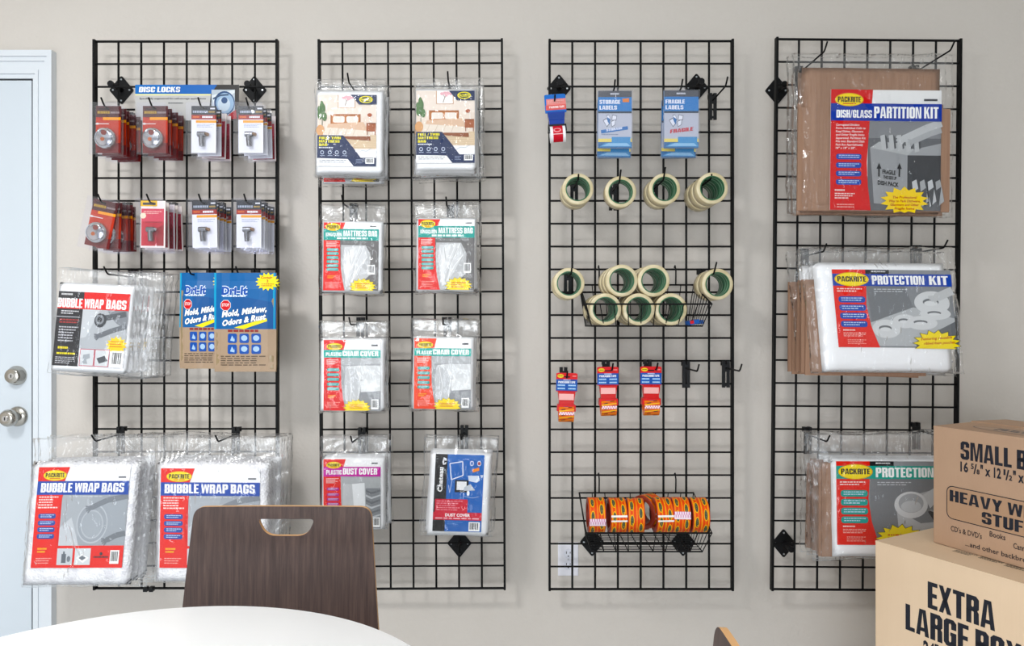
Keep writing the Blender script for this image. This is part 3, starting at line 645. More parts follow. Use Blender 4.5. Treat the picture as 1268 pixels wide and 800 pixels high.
def kit(small, band, photo, pillc, b0=4, b1=17.5):
    def f(a):
        a.rect(0, 0, 100, 100, 'f2f2f3'); a.rect(26, 0, 100, 100, '8c8f93'); photo(a)
        a.poly([(0, 0), (30, 0), (28, 20), (26.5, 45), (29, 72), (35, 100), (0, 100)], 'de3226')
        a.rect(28, 0, 48, 5.5, '17181c'); a.scrib(33, 1.5, 45, 3.5, 1, 'd8d8da', .8)
        a.rect(0, 5.5, 100, 21, band)
        a.text('PROTECTION', 33, 81 if small else 77, 7.5, 19, 'ffffff', .06); a.text('KIT', 81 if not small else 84, 97, 7.5, 19, 'ffffff', .06)
        a.ell(16, 12.5, 14.5, 9.2, 'd9a520'); a.ell(16, 12.5, 13.8, 8.3, 'f5dc2e'); a.text('PACKRITE', 4, 28.2, 8.8, 15.5, '1b1b22', .055)
        a.scrib(3, 24, 24, 30, 2, 'f6d8d4', .5); pills(a, 3.5, 26, (34.5, 45, 55.5, 66), 8, pillc)
        a.scrib(5, 77, 15, 79, 1, 'f8e0dc', .8); a.scrib(5, 81, 24, 87, 3, 'f4c0b8', .4); a.scrib(8, 90, 24, 97, 3, 'f0a89e', .4)
        a.scrib(34, 24.5, 62, 30, 2, 'c5c8cc', .4)
        sx, sy = (83, 94) if not small else (52, 92)
        a.star(sx, sy, 20, 17, 'f3dc1c', 15, .74, 101, '4a4520')
        if not small:
            a.text('Featuring reusable', 70, 96, 87, 90.5, 'b83a1c', .02, .2, rise=-3); a.text('ribbed foam pouches', 72, 98, 92.5, 96, 'b83a1c', .02, .2, rise=-2)
        else: a.scrib(42, 87, 62, 98, 3, 'c03a20', .4)
    return f
def ph_dishes(a):
    a.rect(28, 20, 100, 100, '85888c'); a.poly([(28, 20), (60, 20), (66, 48), (30, 68)], '74777b'); a.poly([(29, 68), (66, 48), (100, 62), (100, 84), (68, 92), (66, 98), (32, 98)], 'b6b9bc')
    a.poly([(66, 92), (100, 66), (100, 100), (66, 100)], '66696d')
    for u, v, w, h_ in ((42, 76, 12, 12), (58, 66, 10, 9), (72, 68, 13, 9), (82, 42, 15, 15), (84, 56, 13, 8)): a.ell(u, v, w, h_, 'd4d6d8'); a.ell(u-1, v-1, w*.45, h_*.3, '6f7276'); a.ell(u-1, v+.6, w*.38, h_*.22, 'dcdee0')
    hand(a, [(100, 26), (94, 30), (88, 34)], 7, 'c2c4c6')
def ph_glass(a):
    a.rect(28, 20, 100, 100, '7b7e82'); a.poly([(60, 42), (100, 26), (100, 30), (72, 44)], 'b0b2b5')
    a.poly([(50, 58), (52, 94), (70, 100), (96, 86), (98, 70), (70, 74)], 'b8babd'); a.poly([(76, 60), (100, 50), (100, 84), (84, 78)], '35373b')
    for p in (((78, 58), (100, 70)), ((84, 78), (100, 62)), ((88, 56), (100, 60))): a.line(p, 1.5, '96989b')
    a.ell(62, 52, 14, 16, 'd3d5d7'); a.ell(62, 50, 10.5, 11.5, 'a4a7ab'); a.ell(62, 54, 8.5, 7, 'c0c3c6'); a.poly([(72, 40), (92, 22), (98, 26), (78, 56)], 'c6c8ca')

# ---- bags on the panel by the door
h1 = 'black wire hook through '
bag('bubble_wrap_bag_pack', (72, 334, 200, 467), (76, 352, 170, 462), (78, 363, 166, 455), (133, 339.5), art_bubble_black,
    stack_labels('front clear bag of bubble wrap bags with a black and red label', 'clear bag of black labelled bubble wrap bags', 6), 'packaged bag',
    'black labelled bubble wrap bags', n=6, gap=.022, t=.014, rot=2.6, shear=-.055, crease=.006)
hook(133, 339.5, h1+'the black labelled bubble wrap bags')
def addbub(film_, pad, lab_, hk, where, n, gap, rot, shear):
    bag('bubble_wrap_bag_pack', film_, pad, lab_, hk, art_bubble_blue,
        stack_labels('front blue labelled bubble wrap bags, '+where, 'blue labelled bubble wrap bags '+where, n), 'packaged bag',
        'blue labelled bubble wrap bags', n=n, gap=gap, t=.026, rot=rot, shear=shear, padmat='bubble', crease=.006)
    hook(*hk, h1+'the blue labelled bubble wrap bags '+where)
addbub((44, 541, 197, 727), (44, 571, 178, 724), (55.5, 577, 168, 701), (118, 546.5), 'nearest the door', 4, .031, -.3, -.09)
addbub((193, 541, 350, 722), (196, 571, 336, 720), (203, 579, 325, 701.5), (270, 547), 'behind the dark chair', 4, .031, .3, -.012)

# ---- bags on the second panel
def small_bag(art, f, p, l, hk, desc, rest, n, gap, grp, rot=0, shear=0, t=.018, hk_l=None):
    bag('bagged_cover', f, p, l, hk, art, stack_labels(desc, rest, n), 'packaged cover', grp, n=n, gap=gap, t=t, rot=rot, shear=shear)
    hook(*hk, hk_l)
g = 'mattress bag packs with a bedroom picture'
small_bag(art_mattress, (390, 98, 478, 219), (392, 112, 476, 216), (395, 119, 467.5, 207), (432, 102), 'front clear pack with bedroom picture label at the panel edge, over a yellow starred pack', 'clear pack with bedroom picture nearer the lock cards', 3, .028, g, .5, 0, .02, h1+'the bedroom picture packs nearer the locks')
small_bag(art_mattress, (513, 96, 599, 219), (515, 110, 590, 212), (516, 114, 588, 203), (555, 100), 'front clear pack with bedroom picture label nearer the tape dispenser', 'clear pack with bedroom picture nearer the tape dispenser', 4, .028, g, 0, 0, .02, h1+'the bedroom picture packs nearer the tape')
bag('bagged_cover', (395, 104, 480, 231), (400, 128, 476, 228), (402, 138, 470, 226), (432, 106), art_king, ['teal labelled mattress bag pack hanging lowest behind the bedroom picture packs'], 'packaged cover', 'teal labelled mattress bags', d0=2.355, t=.016)
g = 'teal labelled mattress bags'
small_bag(art_king, (396, 253, 478, 366), (400, 274, 475, 362), (402, 276, 470, 360), (425, 252), 'front clear pack with teal mattress bag label under the first bedroom picture pack', 'teal mattress bag pack nearer the locks', 2, .05, g, .6, 0, .012, h1+'the teal mattress bags nearer the locks')
small_bag(art_king, (512, 250, 595, 363), (516, 270, 590, 361), (518.5, 272, 588, 359), (553, 254), 'front clear pack with teal mattress bag label under the second bedroom picture pack', 'teal mattress bag pack nearer the tape rolls', 3, .04, g, .3, 0, .012, h1+'the teal mattress bags nearer the tape rolls')
g = 'chair cover packs'
small_bag(chaircover('d92a24'), (395, 397, 479, 512), (397, 419, 477, 509), (402, 421, 472, 508), (434, 402), 'clear pack with red and teal chair cover label', 'clear pack behind the red chair cover label', 4, .024, g, .2, 0, .016, h1+'the red chair cover packs')
small_bag(chaircover('ea4a1c'), (509, 394, 592, 510), (512, 417, 588, 507), (514, 419, 584, 506), (549, 402), 'clear pack with orange and teal chair cover label', 'clear pack behind the orange chair cover label', 4, .024, g, .6, 0, .016, h1+'the orange chair cover packs')
small_bag(art_dust, (397, 541, 480, 656), (399, 566, 477, 655), (401.5, 568, 472, 653), (436, 548), 'clear pack with magenta dust cover label, partly behind the chair', 'clear pack behind the magenta dust cover label', 4, .024, 'dust cover packs', 0, 0, .016, h1+'the magenta dust cover packs')
small_bag(art_chateau, (526, 542, 617, 664), (534, 560, 610, 663), (541, 562, 601, 657), (571, 545), 'clear pack with blue black and red dust cover label above a diamond bracket', 'clear pack behind the blue dust cover label', 3, .03, 'dust cover packs', 1.5, -.02, .022, h1+'the blue dust cover packs')

# ---- large kits
def cardboards(rects, y):
    def f(root, L, t):
        for k, (x0, y0, x1, y1, dy) in enumerate(rects):
            a, b = L(x0, y1), L(x1, y0)
            MB().box((a[0], dy-.003, a[1]), (b[0], dy+.003, b[1]), M['card']).build('divider_sheet', root)
    return f
bag('partition_kit', (981, 66, 1181, 268), (993, 84, 1164, 264), (1026, 113, 1162, 261), (1015, 67.5), art_partition,
    ['large clear bag of brown cardboard dividers with blue banded partition label'], 'packaged kit', None, d0=2.262, t=.034, rot=.6, padmat='card', crease=.006,
    extra=cardboards([(987, 135, 1174, 262, -.012), (989, 128, 1169, 266, .004)], 0))
bag('partition_kit', (974, 70, 1172, 266), (988, 90, 1158, 262), (1024, 116, 1154, 258), (1015, 68), lambda a: a.rect(0, 0, 100, 100, 'f0f0f0'),
    ['large clear bag of cardboard dividers hidden behind the front partition kit'], 'packaged kit', None, d0=2.33, t=.034, padmat='card', crease=.006)
hook(1021, 63.5, h1+'the partition kits near the diamond bracket', .205, 1); hook(1177.5, 62, h1+'the partition kits at the outer rail, long and bent up', .205, 1)
g = 'dish and glass protection kits'
bag('protection_kit', (990, 306, 1180, 461), (1004, 325, 1166, 461), (1024, 334, 1170, 429.5), (1020, 311.5), kit(0, '1c44a4', ph_dishes, '1c4aa8'),
    ['clear bag with blue banded protection kit label and yellow star', 'clear bag of white pouches directly behind the blue protection kit', 'rearmost clear bag behind the blue protection kit'], 'packaged kit', g,
    t=.03, rot=.5, shear=.10, gap=.045, n=3, crease=.007, extra=cardboards([(1000, 352, 1150, 465, .012), (996, 346, 1030, 462, .020)], 0), jitter=.012)
hook(1020, 311.5, h1+'the blue protection kits nearer the tape rolls'); hook(1168.8, 307, h1+'the blue protection kits at the outer rail')
bag('protection_kit', (1004, 537, 1188, 693), (1028, 568, 1184, 689), (1032, 570, 1180, 673), (1024, 547), kit(1, '1d9c8c', ph_glass, '179a90'),
    ['clear bag with teal banded protection kit label behind the boxes', 'clear bag directly behind the teal protection kit', 'third clear bag behind the teal protection kit', 'rearmost clear bag behind the teal protection kit'], 'packaged kit', g,
    t=.024, rot=.2, shear=.02, gap=.032, n=4, crease=.007, extra=cardboards([(1019, 574, 1160, 690, .008), (1016, 580, 1150, 690, .014)], 0), jitter=.008)
hook(1024, 547, h1+'the teal protection kits nearer the tape rolls'); hook(1167, 541, h1+'the teal protection kits above the small box')

# ---------------------------------------------------------------- lock cards
def lock_card(kind, loc, lab, rot=0, dark=False):
    t = thing('lock_card', lab, 'packaged lock', loc, 'carded locks on the first panel', (0, R(rot), 0))
    w, h, top = .0775, .147, .013
    pts = [(-w/2, top-h), (w/2, top-h), (w/2, top), (-w/2, top)]
    MB().prism(pts, -.0008, .0008, mat('7c1620', .35, name='card_back') if kind != 'pin' else mat('a8a9b0', .4, name='card_back')).build('backing_card', t)
    a = Art(w, h, 0, top)
    if kind == 'disc':
        a.rect(0, 0, 100, 100, '6e1a1c'); a.rect(0, 24, 100, 100, 'a8301f'); a.rect(0, 0, 100, 24, '4a1f22'); a.poly([(0, 84), (100, 78), (100, 100), (0, 100)], '6a1a1a')
        a.poly([(0, 24), (60, 32), (100, 32), (100, 60), (60, 70), (0, 60)], 'bb3a26')
        a.rrect(12, 5, 52, 8, '201416', 2); a.scrib(6, 11, 56, 17, 1, 'b9983c', .9); a.scrib(58, 12, 94, 17, 1, '9a8a88', .8)
        a.rrect(28, 24, 100, 30, 'f0a022', 2); a.ell(6, 38, 7, 2.2, 'dcd9d6'); a.rect(10, 37.2, 52, 38.8, 'e6e3e0')
    elif kind == 'pin':
        a.rect(0, 0, 100, 100, 'f2f3f7'); a.rect(0, 0, 100, 19, '2a2d33'); a.rect(0, 19, 100, 29, '9c2a22'); a.rrect(18, 30.5, 100, 36, 'f2a81c', 2)
        a.rrect(35, 4, 62, 7, '0c0c0f', 2); a.scrib(6, 10, 66, 16, 1, 'aeb6c2', .8); a.scrib(70, 11, 95, 15, 1, 'b89a50', .8); a.rect(76, 4, 95, 7, 'e4e6ea')
        a.scrib(6, 22, 32, 26, 1, 'e8742a', .8); a.scrib(44, 21.5, 86, 26, 1, 'ffffff', .9); a.scrib(22, 39, 92, 47, 3, '9aa4ba', .35)
    else:
        a.rect(0, 0, 100, 100, 'f6ece6'); a.rect(0, 0, 66, 12, 'e9b93a'); a.rect(8, 4, 60, 9, '2c3442'); a.rect(3, 17, 94, 96, 'd6475a'); a.rect(3, 44, 94, 96, 'c02c3c'); a.poly([(60, 60), (94, 50), (94, 96), (66, 96)], '9a1c28')
        a.scrib(12, 22, 84, 30, 2, 'f2b8ae', .5); a.ell(10, 32, 12, 6, 'f4e6c8'); a.scrib(20, 45, 84, 47, 1, '7c2030', .7)
    link('printed_card', a.mesh('printed_card', None, None), t, (0, -.0012, 0))
    if kind == 'disc':
        c = (-.004, 0, top-h*.70); r = .033
        L = MB().lathe([(r*.9, -.003), (r, -.006), (r, -.012), (r*.93, -.0165), (r*.80, -.0195), (r*.78, -.0180), (r*.74, -.0180), (r*.72, -.0215), (r*.5, -.0232), (0, -.0236)], M['chrome'], n=44).build('disc_lock', t, c)
        MB().lathe([(.0085, -.0236), (.0085, -.0242), (0, -.0242)], mat('7c2c20', .3, name='lock_window'), n=24, c=(.002, 0, .015)).build('shackle_window', L)
        pts = [(.016*math.cos(R(q)), -.0248, .012+.013*math.sin(R(q))) for q in range(20, 165, 15)]
        MB().tube(pts, .0035, M['chrome'], 8).build('shackle', L)
        MB().lathe([(.006, -.0226), (.006, -.0245), (0, -.0245)], mat('b8602c', .3, .4, name='brass_keyway'), n=16, c=(-.002, 0, -.006)).build('keyway', L)
    else:
        L = MB().tube([(-.014, -.012, top-h*.62), (.010, -.012, top-h*.62)], .0085, M['pin'], 14).build('pin_barrel', t)
        MB().tube([(-.003, -.012, top-h*.64), (-.003, -.012, top-h*.74), (-.001, -.012, top-h*.87)], .0078, M['pin'], 14).build('pin_shaft', t)
        MB().tube([(.010, -.012, top-h*.61), (.019, -.013, top-h*.63)], .0055, mat('8c6a48', .3, .8, name='brass_key_end') if kind == 'pin' else M['chrome'], 10).build('key_end', t)
    # clear shell round the card
    sh = MB()
    for s_ in (-.026,):
        m_ = .0065
        sh.prism([(-w/2-m_, top-h-m_*1.6), (w/2+m_, top-h-m_*1.6), (w/2+m_, top+m_*.7), (-w/2-m_, top+m_*.7)], s_-.0004, s_, M['shell'])
    sh.build('clear_shell', t)
    return t
def lock_row(py, specs, rowname):
    for (px, kinds, ds, rot, nm) in specs:
        hz = P(px, py, DG-.155)
        for i, (k, d) in enumerate(zip(kinds, ds)):
            desc = {'disc': 'maroon round disc lock', 'pin': 'white pin lock card', 'red': 'red pin lock card'}[k]
            key = k; loc = (hz.x+(rnd.uniform(-.004, .004) if i else 0), d, hz.z-.0045-(rnd.uniform(0, .003) if i else 0))
            lab = f'{desc}, {ORD[i]} on the {nm} hook, {rowname} row'
            rr_ = rot if i == 0 else rnd.uniform(-2, 2)
            if key in PROTO: dup(PROTO[key], loc, lab, (0, R(rr_), R(rnd.uniform(-5, 3) if i else 0)))
            else: PROTO[key] = lock_card(k, loc, lab, rr_)
        hook(px, py, f'black wire hook holding carded locks, {nm} of the {rowname} row')
PROTO = {}
F5 = (2.268, 2.297, 2.326, 2.353, 2.381)
lock_row(132, [(129.5, ['disc']*5, F5, .5, 'outermost'), (188, ['disc']*4, (2.268, 2.30, 2.33, 2.37), 0, 'second from the door'),
               (248.7, ['pin', 'pin', 'red', 'red'], (2.268, 2.305, 2.345, 2.375), .3, 'third from the door'), (307.5, ['pin', 'pin', 'pin', 'red'], (2.268, 2.30, 2.335, 2.375), 0, 'fourth from the door')], 'upper')
lock_row(250.5, [(125.5, ['disc']*5, F5, 12, 'outermost'), (185.4, ['red']*5, F5, .6, 'second from the door'),
                 (249.3, ['pin']*5, F5, -1, 'third from the door'), (305, ['pin']*5, F5, 0, 'fourth from the door')], 'lower')

# lock sign
A_, B_ = P(167.5, 105, 2.385), P(296, 149, 2.385)
sg = thing('lock_sign', 'wide printed card sign reading DISC LOCKS behind the upper lock cards', 'sign', ((A_.x+B_.x)/2, 2.385, A_.z))
w, h = B_.x-A_.x, A_.z-B_.z
MB().box((-w/2, 0, -h), (w/2, .002, 0), mat('c9c8c6', .5, name='sign_board')).build('board', sg)
a = Art(w, h); a.rect(0, 0, 100, 100, 'c6c5c3'); a.rect(0, 26, 75, 30, 'eee9a8'); a.poly([(0, 0), (79, 0), (73, 26), (0, 26)], '1b66b4'); a.poly([(0, 0), (40, 0), (30, 26), (0, 26)], '2070bc')
a.text('DISC LOCKS', 3.5, 43, 6, 21, 'ffffff', .05, .12); a.text('Specifically engineered for self-storage applications', 4, 68, 36, 41, '33353a', .02, .1); a.scrib(32, 50, 46, 54, 1, '44464c', .8)
a.poly([(79, 0), (100, 0), (100, 100), (70, 100), (73, 26)], '2c2826'); a.rect(73.5, 14, 96, 90, 'bcc6cf'); a.poly([(73.5, 30), (96, 14), (96, 22), (76, 60)], 'e0e6ea')
a.ell(86, 52, 10, 34, '2d4d78'); a.ell(86.5, 52, 8.6, 29, '9db8d4'); a.ell(85.5, 55, 6, 20, 'c9d8e6'); a.ell(86, 44, 3, 9, '3a5680'); a.line([(75, 40), (82, 30), (90, 28)], 1.6, '39506e'); a.poly([(90, 84), (97, 70), (98, 96), (88, 98)], 'a8202c')
link('printed_face', a.mesh('printed_face'), sg, (0, -.0003, 0))

# ---------------------------------------------------------------- moisture absorber pouches
def pouch(x0, y0, x1, y1, hk, lab, seed, basex, bulgek=1.0):
    d0 = 2.255; H = P(*hk, d0)
    t = thing('moisture_pouch', lab, 'pouch', H, 'blue and tan moisture absorber pouches', (0, 0, 0))
    def L(x, y): v = P(x, y, d0)-H; return v.x, v.z
    a0, b1 = L(x0, y0); a1, b0 = L(x1, y1); w, h = a1-a0, b1-b0
    def bul(u, v): return .012*bulgek*(sq(u, 4)*max(0, 1-abs(2*v-1.15)**4 if v > .15 else .1))**.6 if 0 < u < 1 and 0 < v < 1 else 0
    def wr(u, v): return .0015*math.sin(u*9+v*4+seed)+.0035*noise.noise(Vector((u*3+seed, v*5, seed)))+.002*noise.noise(Vector((u*9+seed, v*3, seed)))+.006*max(0, v-.72)*math.sin(v*40+u*3)
    link('pouch_body', grid_shell(a0, a1, b0, b1, lambda u, v: .001+bul(u, v), wr, 22, 34, mat('94805f', .25, name='tan_foil'), 'pouch_body', .001), t)
    a = Art(w*.99, h*.995, (a0+a1)/2, b1-h*.0025, 4e-5); a.rect(0, 0, 100, 100, 'a8917a'); a.rect(0, 0, 100, 57, '12609c'); a.rect(0, 0, 3.5, 57, '229cc4'); a.rect(95, 0, 98, 57, '229cc4'); a.poly([(30, 22), (96, 30), (96, 57), (60, 57), (30, 50)], '0d5490')
    a.text('Dri-It', 13, 55, 14, 22, '1b4ea0', .05, .05, outline='dfe9f6', osz=1.3); a.scrib(15, 23, 52, 25, 1, 'dfe9f6', .7)
    a.poly([(20+9*math.cos(R(22.5+45*k)), 33+5.9*math.sin(R(22.5+45*k))) for k in range(8)], 'f0e8e8'); a.poly([(20+8.2*math.cos(R(22.5+45*k)), 33+5.3*math.sin(R(22.5+45*k))) for k in range(8)], 'c8202c'); a.text('STOP', 14, 26, 31, 34, 'f4dede', .03)
    a.poly([(34, 55.5), (86, 46), (87, 49), (50, 57)], 'f2dc1c')
    a.text('Mold, Mildew,', 14, 86, 39, 45, 'ffffff', .045, .15, rise=-6, outline='17324e', osz=.6); a.text('Odors & Rust', 14, 84, 48, 54, 'ffffff', .045, .15, rise=-7, outline='17324e', osz=.6)
    a.scrib(24, 57.6, 74, 60, 1, '8c2a28', .9)
    for r_ in range(2):
        for k in range(3):
            u, v = 24+k*19, 61.5+r_*11; a.rrect(u, v, u+15, v+9.5, '1f4fa0', 2.5); a.ell(u+7.5, v+4.5, 5, 2.8, 'a9c6e8') if k != 0 else a.poly([(u+4, v+7), (u+7, v+2), (u+11, v+6), (u+12, v+3), (u+11, v+8)], 'a9c6e8')
    a.scrib(12, 84, 86, 95, 5, '4f4238', .35)
    a.star(86, 9, 19, 9.5, 'f4e01c', 15, .72); a.text('Contains', 76, 96, 3.5, 6, 'b84a1c', .03); a.text('2', 84.5, 88, 7, 9.5, 'b84a1c', .04); a.scrib(77, 11, 96, 14.5, 2, 'b84a1c', .5)
    def mp(c):
        u = (c.x-a0)/w; v = (b1-c.z)/h; return Vector((c.x, c.y-.0018-bul(u, v)-.001+wr(u, v), c.z))
    link('printed_front', a.mesh('printed_front', (8, 12), mp, True), t)
    hook(*hk, h1+basex)
    return t
p1_ = pouch(219, 337, 281, 457, (236, 339.5), 'front blue and tan moisture pouch, partly covered by its neighbour, bottom curled', 1.3, 'the moisture pouch beside the bubble wrap bags', 1.2)
p1_.location.y += .022
dup(p1_, (p1_.location.x-.004, 2.305, p1_.location.z-.002), 'blue and tan moisture pouch behind the one with the curled bottom', (0, R(-1), 0))
p2_ = pouch(267.5, 338, 344.5, 460, (295, 339.5), 'front wider moisture pouch with a full yellow star at its corner', 4.1, 'the moisture pouch at the outer rail')
p2_.location.y -= .012
dup(p2_, (p2_.location.x-.014, 2.30, p2_.location.z-.003), 'moisture pouch behind the one with the full yellow star', (0, R(.6), 0))

# ---------------------------------------------------------------- label packs
def label_pack(x0, y0, x1, y1, hk, word, lab, lab2, orange):
    d0 = 2.262; H = P(*hk, d0); t = thing('label_pack', lab, 'label pack', H, 'blue and grey packs of box labels')
    def L(x, y): v = P(x, y, d0)-H; return v.x, v.z
    a0, b1 = L(x0, y0); a1, b0 = L(x1, y1); w, h = a1-a0, b1-b0
    MB().box((a0, -.004, b0), (a1, .004, b1), mat('3b7fb4', .35, name='label_pad_blue')).build('label_pad', t)
    a = Art(w, h, (a0+a1)/2, b1); a.rect(0, 0, 100, 100, 'c4c8d0'); a.rect(0, 0, 100, 11, '4a4d53'); a.rect(0, 11, 100, 36, '1c7fc0'); a.rect(0, 36, 100, 39.5, '2c3a48')
    a.scrib(36, 4, 62, 7.5, 1, 'dfe3e8', .8); a.text(word, 4, 66 if word == 'STORAGE' else 60, 16, 23, 'ffffff', .05); a.text('LABELS', 4, 56, 26, 33, 'ffffff', .05)
    if orange: a.poly([(72, 14), (92, 13), (92, 20), (73, 20)], 'e8842a')
    for q in (((14, 52), (24, 48), (36, 56), (26, 64)), ((24, 43), (32, 42), (38, 52), (30, 54)), ((42, 42), (56, 44), (54, 52), (40, 52)), ((38, 54), (52, 50), (50, 60), (40, 64))): a.poly(list(q), '2b3c50'); a.poly([(sum(p[0] for p in q)/4+(p[0]-sum(p[0] for p in q)/4)*.82, sum(p[1] for p in q)/4+(p[1]-sum(p[1] for p in q)/4)*.82) for p in q], 'f2f4f7')
    a.poly([(26, 46), (36, 50), (34, 60), (28, 54)], '2a6ea8')
    if word == 'STORAGE':
        a.poly([(8, 69), (88, 62), (89, 68), (9, 75)], '2273b4'); a.text('STORAGE', 24, 72, 67.5, 71.3, 'f4f8fc', .05, 0, rise=-4); a.scrib(10, 76, 60, 79, 1, '8090a8', .5)
    else: a.text('FRAGILE', 17, 84, 68.5, 75, 'cf2236', .055, .1, rise=-5); 
    a.rect(0, 84, 100, 90, 'f0dc74'); a.rect(0, 90, 100, 100, '2a6a9c'); a.poly([(40, 81), (96, 81), (96, 92), (100, 98), (4, 98), (20, 92), (40, 91)], '4b97c6'); a.poly([(10, 97), (30, 92), (86, 92), (96, 97)], '9ccbe4')
    link('printed_front', a.mesh('printed_front'), t, (0, -.0045, 0))
    tab = MB().prism([(-.016, 0), (.016, 0), (.013, .012), (-.013, .012)], -.0008, .0008, M['shell']).build('hang_tab', t, ((a0+a1)/2*0, 0, b1-.001))
    sh = MB().box((a0-.004, -.0075, b0-.004), (a1+.004, -.007, b1+.002), M['shell']).build('clear_sleeve', t)
    dup(t, (t.location.x+(.003 if orange else .0), 2.29, t.location.z-.022), lab2, (R(1), R(.8), 0))
    dup(t, (t.location.x+(.006 if orange else .008), 2.335, t.location.z-.014), lab2.replace('directly', 'farther'), (R(1), R(-.8), 0))
    hook(*hk, 'black wire hook holding the '+word.lower()+' label packs')
label_pack(740.5, 113, 782, 183.5, (760.6, 110), 'STORAGE', 'blue pack of storage box labels with an orange price sticker', 'blue pack of box labels hanging directly behind the storage labels', 1)
label_pack(822, 112.5, 864.5, 183.5, (843.5, 109.5), 'FRAGILE', 'blue pack of fragile box labels with red lettering', 'blue pack of box labels hanging directly behind the fragile labels', 0)
hook(898.7, 106.5, 'empty black wire hook in the row of the label packs')

# ---------------------------------------------------------------- clear packing tape rolls
RO, RI, RWD = .0487, .0357, .048
rm = MB().lathe([(RI+.002, -RWD/2), (RO-.0015, -RWD/2), (RO, -RWD/2+.0015), (RO, RWD/2-.0015), (RO-.0015, RWD/2), (RI+.002, RWD/2)], M['tape'], n=48, closed=True).mesh('tape_winding')
cm = MB().lathe([(RI-.001, -RWD/2-.0012), (RI+.0022, -RWD/2-.0012), (RI+.0022, RWD/2+.0012), (RI-.001, RWD/2+.0012)], M['core'], n=48, closed=True).mesh('cardboard_core')
def roll(px, py, d, lab, roll_=0, dz=0, x=None, z=None):
    c = P(px, py, d) if x is None else Vector((x, d, z))
    t = thing('tape_roll', lab, 'tape roll', (c.x, d+RWD/2, c.z+dz), 'clear packing tape rolls', (0, R(roll_), 0))
    link('tape_winding', rm, t); link('cardboard_core', cm, t); return t
def hung_rolls(cx, cy, hk, n, where, d=2.252, tip=1.5):
    c = P(cx, cy, d)
    for i in range(n):
        roll(0, 0, d+i*(RWD+.003), (f'{ORD[i]} clear tape roll on the hook {where}' if n > 1 else f'single clear tape roll on the hook {where}'), rnd.uniform(0, 360), x=c.x-.002*i, z=c.z-.001*i)
    b = P(hk[0], hk[1], DG-.155)
    hook(hk[0], hk[1], f'black wire hook inside the tape roll {where}', tip=tip, group='black wire display hooks')
hung_rolls(715.5, 234, (716, 222), 2, 'below the blue dispenser', tip=.6)
hung_rolls(768.5, 237.5, (767, 226), 1, 'below the storage labels')
hung_rolls(823, 234, (821.5, 223), 2, 'below the fragile labels')
hung_rolls(882, 233, (880, 222), 3, 'at the outer rail, upper row', tip=.6, d=2.235)
hung_rolls(704.5, 351, (707.5, 339), 2, 'beside the upper basket, farther from the kits', tip=.7)
hung_rolls(888.5, 352, (884, 339), 2, 'beside the upper basket, nearer the kits')
for cx, cy, nm in ((749.5, 385.5, 'lower row, beside the end wall of the basket'), (791, 385.5, 'lower row, middle of the basket'), (831, 385.5, 'lower row, beside the small blue packs'), (770, 347.5, 'upper pile, nearer the door'), (809.5, 347.5, 'upper pile, nearer the kits')):
    c = P(cx, cy, 2.20)
    for i in range(3): roll(0, 0, 2.20+i*(RWD+.003), f'{ORD[i]} clear tape roll, {nm}', rnd.uniform(0, 360), x=c.x-.003*i, z=max(c.z, 1.2515))

# ---------------------------------------------------------------- wire baskets
def basket(zb, lab, zoff=0):
    xl, xr = (717-634)/374, (858-634)/374; yb, yf = DG-.008, 2.172; zf = zb-.069; zfl = zb-.135
    ins = .020; yb2, yf2 = yb, 2.205
    t = thing('wire_basket', lab, 'basket', ((xl+xr)/2, yb, zfl), 'black wire baskets on the grid panel'); O = Vector(((xl+xr)/2, yb, zfl))
    def q(x, y, z): return Vector((x, y, z))-O
    r1, r2 = .0028, .0016
    MB().tube([q(xl, yb, zb), q(xr, yb, zb), q(xr, yf, zf), q(xl, yf, zf), q(xl, yb, zb)], r1, M['black'], 6).build('rim', t)
    MB().tube([q(xl+ins, yb2, zfl), q(xr-ins, yb2, zfl), q(xr-ins, yf2, zfl), q(xl+ins, yf2, zfl), q(xl+ins, yb2, zfl)], r1*.9, M['black'], 6).build('floor_frame', t)
    n = 9
    for i in range(n+1):       # wires down the back, across the floor and up the front
        f = i/n; xt = xl+(xr-xl)*f; xb = xl+ins+(xr-xl-2*ins)*f
        MB().tube([q(xt, yb, zb), q(xb, yb2, zfl), q(xb, yf2, zfl), q(xt, yf, zf)], r2, M['black'], 5).build('cross_wire', t)
    n = 8
    for i in range(1, n):      # wires down one end, along the floor and up the other end
        f = i/n; y = yb+(yf-yb)*f; z = zb+(zf-zb)*f; y2 = yb2+(yf2-yb2)*f
        MB().tube([q(xl, y, z), q(xl+ins, y2, zfl), q(xr-ins, y2, zfl), q(xr, y, z)], r2, M['black'], 5).build('long_wire', t)
    for px in (741.5, 836):
        x = (px-634)/374
        MB().tube([q(x, yb, zb), q(x, yb-.002, zb+.045), q(x-.001, yb+.006, zb+.064), q(x-.001, yb+.016, zb+.058)], .0024, M['black'], 6).build('hanging_wire', t)
    return t
basket(1.21+47/374, 'upper black wire basket filled with clear tape rolls')
basket(1.21-209.5/374, 'lower black wire basket holding a row of orange printed tape rolls')

